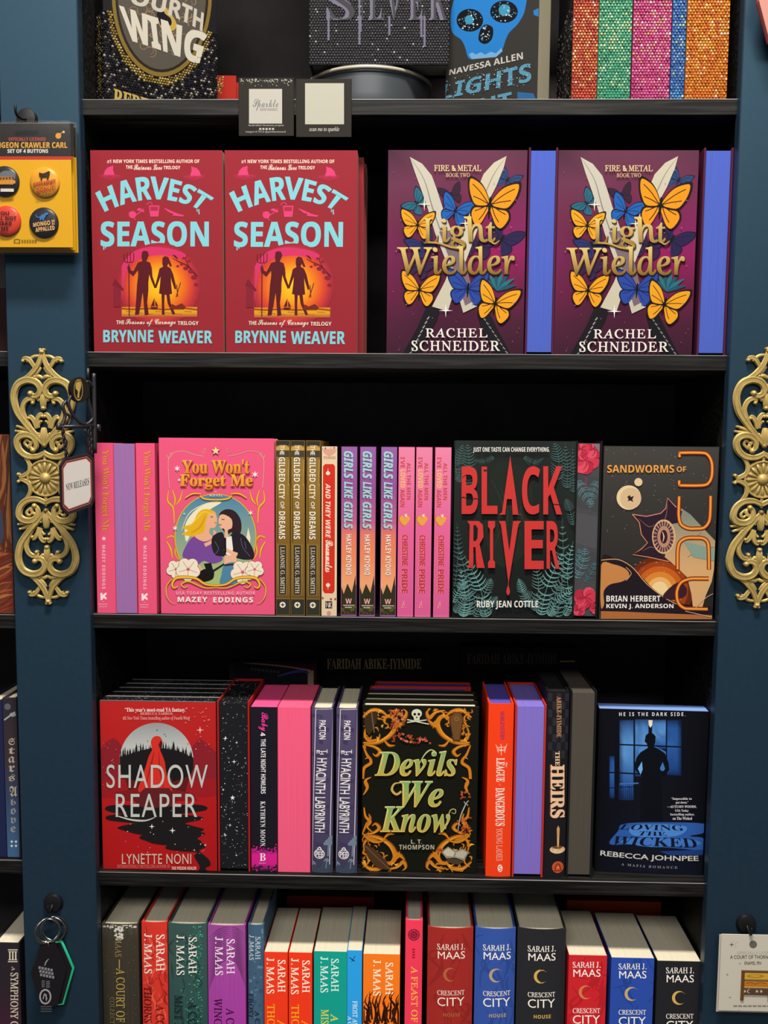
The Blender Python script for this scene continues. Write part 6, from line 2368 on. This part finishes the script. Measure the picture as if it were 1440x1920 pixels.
def hook(px, py, reach, label):
    p = at(px, py, POST_Y)
    r = empty('wall_hook', (p.x, POST_Y - 0.0003, p.z))
    mb = MB()
    mb.lathe([(.0125, 0), (.0125, .003), (.011, .0062), (.007, .0072), (.0005, .0074)], 28, axis='y')
    o = mb.build('hook_base', HOOKM, r, fix=True)
    smooth_by_angle(o, 40)
    mb = MB()
    mb.tube(spline([(0, -.006, -.001), (0, -reach * .5, -.005), (0, -reach * .9, -.0055), (0, -reach, -.001), (0, -reach, .004)], 5), .0016, n=8)
    mb.build('hook_arm', HOOKM, r, smooth=True, fix=True)
    tag(r, label, 'hook', 'black adhesive hooks')
    return r


hook(52, 224, 0.040, 'black adhesive hook holding the yellow button cards')
hook(101, 1691, 0.022, 'black adhesive hook holding the keychains')
hook(1398, 1730, 0.024, 'black adhesive hook holding the white pin cards')

# ------------------------------------------------------------------ yellow button cards in clear sleeves
def clear_mat():
    m, nt, b = new_mat('clear_plastic_sleeve')
    tr = nt.nodes.new('ShaderNodeBsdfTransparent')
    gl = nt.nodes.new('ShaderNodeBsdfGlossy')
    gl.inputs['Roughness'].default_value = 0.12
    mx = nt.nodes.new('ShaderNodeMixShader')
    mx.inputs[0].default_value = 0.02
    nt.links.new(tr.outputs[0], mx.inputs[1])
    nt.links.new(gl.outputs[0], mx.inputs[2])
    nt.links.new(mx.outputs[0], nt.nodes['Material Output'].inputs['Surface'])
    return m


CLEAR = clear_mat()
ROW = 2
B1 = (0, 200, 3.84)


def button_face(mb, base):
    a = Art(mb, base, 0, (-.2, .2, -.1, .3)).crop(*B1)
    a.rect(-126, 120, 530, 360, '#2b2827').rect(-126, 358, 520, 382, '#c2382a')
    a.up()
    a.T('OFFICIALLY LICENSED', 62, 221, 330, 246, '#b8503e', 'bold').T('DUNGEON CRAWLER CARL', -90, 256, 484, 297, '#e8a83a', 'bold', .01).T('SET OF 4 BUTTONS', 54, 306, 346, 333, '#eee6da', 'bold', .01)
    a.disc(420, 210, 21, '#e0982a').line([(432, 196), (448, 186)], 5, '#e0982a').star(458, 182, 12, '#f0d0a8', 5, .4)
    a.poly([(108, 200), (120, 178), (255, 172), (278, 188), (262, 206), (120, 208)], '#17171a', True)
    a.poly([(98, 985), (100, 955), (122, 950), (146, 956), (146, 988)], '#8a6a18').up().rect(110, 962, 136, 980, '#e0a81e')
    for i in range(6):
        a.rect(154 + i * 19, 958, 168 + i * 19, 984, '#9a7418')


def art_b1(a):
    a.disc(52, 500, 62, '#6a7078', 40).up().rect(-80, 505, 96, 560, '#c8862a').up()
    for i in range(8):
        a.rect(-70 + i * 22, 512 - i, -54 + i * 22, 530 - i, '#7a3a1c').rect(-70 + i * 23, 537 - i, -52 + i * 23, 566 - i * 2, '#d89030')
    a.rect(4, 590, 98, 612, '#d8d2c4')


def art_b2(a):
    a.poly([(278, 488), (284, 472), (300, 480), (320, 478), (340, 468), (352, 462), (360, 470), (352, 500), (348, 520), (338, 522), (334, 505), (306, 506), (300, 528), (290, 526), (296, 500), (288, 505)], '#3a2014')
    a.up().TE('GODDAMMIT,', [(238, 582), (408, 552)], [(238, 548), (404, 520)], '#b82c1e', 'bold', .02).TE('DONUT!', [(264, 622), (398, 598)], [(262, 588), (394, 566)], '#b82c1e', 'bold', .02)


def art_b3(a):
    for t, x0, y0, x1 in (('YOU', -20, 755, 64), ('WILL NOT', -70, 790, 116), ('BREAK', -40, 826, 86), ('ME', 8, 864, 60)):
        a.TE(t, [(x0, y0 + 28), (x1, y0 + 24)], [(x0, y0 + 2), (x1, y0 - 2)], '#2c1418', 'bold', .01)


def art_b4(a):
    a.poly([(260, 770), (264, 790), (284, 794), (300, 778), (320, 770), (326, 762), (348, 764), (346, 776), (330, 782), (328, 795), (318, 802), (318, 820), (308, 820), (304, 804), (296, 818), (286, 818), (286, 800), (262, 798), (254, 780)], '#3a78b8')
    a.up().TE('MONGO IS', [(238, 866), (400, 846)], [(238, 836), (396, 812)], '#e8b070', 'bold', .02).TE('APPALLED!', [(256, 904), (400, 884)], [(254, 872), (396, 854)], '#e8b070', 'bold', .02)


def button_card(i, label):
    y = -0.048 + i * 0.0095
    a_, b_ = at(-33 + i * 2, 231 + i * 1, y), at(137 + i * 5, 464 + i * 5, y)
    w, h = b_.x - a_.x, a_.z - b_.z
    base = Vector(((a_.x + b_.x) / 2, y, b_.z))
    r = empty('button_card', base)
    mb = MB()
    mb.box(-w / 2, w / 2, 0, .0008, 0, h, C('#e8ac1c'), .0002)
    if i == 0:
        button_face(mb, base)
    else:
        mb.box(-w / 2, w / 2, -.00005, 0, h * .745, h, C('#2b2827'), .00001)
    mb.build('card_back', INK, r)
    mb = MB()
    mb.box(-w / 2 - .0018, w / 2 + .0018, -.0062 if i == 0 else -.0022, -.0060 if i == 0 else -.0020, -.003, h + .0012, (1, 1, 1), .00005)
    mb.build('clear_sleeve', CLEAR, r)
    if i == 0:
        for (bx, by), col, fn in (((38, 541), '#2a2624', art_b1), ((326, 548), '#eaa126', art_b2), ((50, 826), '#d8402c', art_b3), ((320, 838), '#26242a', art_b4)):
            c = hit(B1[0] + bx / B1[2], B1[1] + by / B1[2], base) - base
            mb = MB()
            mb.lathe([(.0172, .0003), (.0176, .0018), (.0165, .0032), (.012, .0043), (.006, .0048), (.0003, .005)], 36, (c.x, 0, c.z), 'y', C(col))
            o = mb.build('pin_button', INK_GLOSS, r, fix=True)
            smooth_by_angle(o, 60)
            mb = MB()
            fn(Art(mb, base, 0, (c.x - .0145, c.x + .0145, c.z - .0145, c.z + .0145), lambda x, c=c: .0010 * ((x - c.x) / .015) ** 2, -.0060).crop(*B1))
            d = mb.build('button_print', INK_GLOSS, o)
    tag(r, label, 'button card', 'yellow button cards on the hook')
    return r


button_card(0, 'front yellow card with four round buttons and a black header')
button_card(1, 'second yellow card, its right edge showing behind the button card')
button_card(2, 'rearmost yellow card nearest the blue post')

# ------------------------------------------------------------------ keychains
ROW = 5
STEEL = simple('polished_steel_ring', '#d8d4cc', 0.18, metal=1.0, row=1)
FOBM = simple('black_acrylic_fob', '#17161a', 0.22, spec=0.5, row=5)
GREENM = simple('green_edge_acrylic', '#23b583', 0.35, row=4)


def keychain(dx, dy, y, yaw, edge, label, front):
    c = at(98 + dx, 1765 + dy, y)
    r = empty('keychain', (c.x, y, c.z), yaw)
    P = [(-.009, -.003), (.009, -.003), (.0225, -.040), (.0095, -.088), (-.0095, -.088), (-.0225, -.040)]
    mb = MB()
    mb.prism(P, -.0016, .0016, C('#17161a'))
    if front:
        a = Art(mb, r.location, yaw, (-.03, .03, -.1, .03), None, -.0016).crop(40, 1640, 6.857)
        g = '#8d8c8e'
        a.line([(300, 1170), (320, 1120), (352, 1082)], (10, 14, 6), g)
        q = random.Random(2)
        for k in range(3):
            for i in range(5):
                a.rect(222 + i * 38 + k * 10, 1178 + k * 46 + i * 8, 250 + i * 38 + k * 10, 1212 + k * 46 + i * 8, '#77767a')
        for k in range(4):
            a.rect(262, 1360 + k * 24, 300, 1374 + k * 24, '#5a595c').rect(318, 1366 + k * 24, 366, 1380 + k * 24, '#5a595c')
        a.disc(308, 1568, 78, g, 100).up().disc(308, 1568, 58, '#17161a', 78).up().line([(280, 1600), (300, 1530), (330, 1600)], 12, g).line([(320, 1540), (320, 1620)], 12, g)
        for k in range(3):
            a.rect(250, 1690 + k * 30, 390, 1702 + k * 30, '#4a4a4a')
    o = mb.build('fob', INK_GLOSS, r)
    if edge:
        mb = MB()
        V = [(p[0] * 1.03, 0.0, p[1]) for p in P]
        mb.tube(V, .0021, n=8, closed=True)
        o = mb.build('fob_edge', edge, r, smooth=True, fix=True)
        o['label'] = 'bright green rim'
    for k, (ax, rr) in enumerate(((.25, .0165), (-.3, .0155))):
        mb = MB()
        cz = .0145
        mb.tube([(rr * math.cos(t) * math.cos(ax), rr * math.cos(t) * math.sin(ax), cz + rr * math.sin(t)) for t in [2 * math.pi * i / 32 for i in range(32)]], .0012, n=8, closed=True)
        mb.build('split_ring', STEEL, r, smooth=True, fix=True)
    mb = MB()
    mb.tube([(0, .003 * math.sin(t), -.004 + .0042 * math.cos(t)) for t in [2 * math.pi * i / 14 for i in range(14)]], .0008, n=6, closed=True)
    mb.build('chain_link', STEEL, r, smooth=True, fix=True)
    tag(r, label, 'keychain', 'black keychains on the hook')
    return r


keychain(-8, 0, POST_Y - .0175, math.radians(28), None, 'front black motel-style keychain fob with pale print', True)
keychain(3, -3, POST_Y - .0085, math.radians(14), GREENM, 'black keychain fob with a bright green rim behind the front fob', False)

# ------------------------------------------------------------------ enamel pin cards
ROW = 4


def pin_print(a):
    a.crop(1320, 1640, 6.857)
    k, g = '#3a3634', '#8a8680'
    for x, y, s, c in ((356, 900, 38, k), (300, 1287, 24, '#6a6662'), (460, 1143, 20, '#6a6662'), (335, 1580, 22, '#6a6662'), (432, 870, 14, g), (378, 858, 10, g), (405, 930, 12, g), (408, 888, 9, k), (450, 1748, 18, g)):
        a.star(x, y, s, c, 4, .2)
    a.disc(632, 897, 50, '#6a6660').T('OFFICIALLY LICENSED', 425, 988, 940, 1022, '#a8a49c').T('A COURT OF THORNS & ROSES', 336, 1036, 1050, 1082, '#4a4642', 'sans', .02).T('ENAMEL PIN', 522, 1116, 735, 1158, '#4a4642', 'sans', .02)
    for i in range(9):
        a.rect(378 + i * 62, 1678, 378 + i * 62 + 50, 1700, '#8a867e')


def pin_card(i, label):
    y = POST_Y - .0195 + i * .005
    a_, b_ = at(1353 - i * 4, 1751 + i * 1, y), at(1492 - i * 4, 1898 + i * 2, y)
    w, h = b_.x - a_.x, a_.z - b_.z
    base = Vector(((a_.x + b_.x) / 2, y, b_.z))
    r = empty('pin_card', base)
    mb = MB()
    mb.box(-w / 2, w / 2, 0, .0007, 0, h, C('#cfc8b8'), .0002)
    if i == 0:
        pin_print(Art(mb, base, 0, (-w / 2, w / 2, 0, h)))
    mb.build('card_back', INK, r)
    mb = MB()
    mb.box(-w / 2 - .0016, w / 2 + .0016, -.0022, -.0020, -.001, h + .0012, (1, 1, 1), .00005)
    mb.build('clear_sleeve', CLEAR, r)
    if i == 0:
        mb = MB()
        L = lambda x, y_: (lambda q: (q.x, q.z))(hit(1320 + x / 6.857, 1640 + y_ / 6.857, base) - base)
        for x0, y0, x1, y1, col, t in ((480, 1225, 860, 1255, '#6a4420', .0018), (480, 1255, 505, 1610, '#6a4420', .0016), (835, 1255, 860, 1625, '#6a4420', .0016), (505, 1262, 835, 1345, '#d8a834', .0014),
                                       (505, 1352, 835, 1362, '#6a4420', .0016), (500, 1366, 835, 1430, '#c8781e', .0014), (500, 1432, 835, 1450, '#e0a82a', .0014), (495, 1456, 835, 1545, '#5a4030', .0014)):
            p, q = L(x0, y0), L(x1, y1)
            mb.box(p[0], q[0], -t, -.0001, q[1], p[1], C(col), .0002)
        a = Art(mb, base, 0, (-w / 2, w / 2, 0, h), None, -.0015).crop(1320, 1640, 6.857)
        a.disc(660, 1303, 110, '#b08422', 22).up().disc(660, 1303, 70, '#d8a834', 12)
        for x in (525, 680, 735):
            a.star(x, 1500, 24, '#d8c8a8', 5, .4)
        a.line([(590, 1470), (565, 1485), (562, 1510), (590, 1525)], (3, 12, 3), '#d8c8a8').line([(540, 1400), (600, 1385), (660, 1405), (720, 1385), (800, 1400)], 6, '#8a4a14')
        o = mb.build('enamel_pin', INK_GLOSS, r)
        o['label'] = 'small gold and brown chest of drawers pin'
    tag(r, label, 'pin card', 'white pin cards on the hook')


pin_card(0, 'front white card with a gold chest-of-drawers enamel pin')
pin_card(1, 'white pin card behind the front one, its edge showing')

# pink tag at the top of the right-hand post
ROW = 1
c = at(1482, -10, POST_Y - .030)
mb = MB()
P = [(-.036, -.006), (-.022, -.050), (.022, -.056), (.04, -.012), (.03, .045), (-.024, .048)]
mb.prism(P, -.002, .004, C('#f0a898'))
mb.prism([(x * 1.02, z * 1.02 - .001) for x, z in P], .0041, .0062, C('#a8323c'))
o = mb.build('hanging_tag', INK_GLOSS)
o.location = c
tag(o, 'pink angular hanging tag with a red back at the top corner of the photo', 'tag')
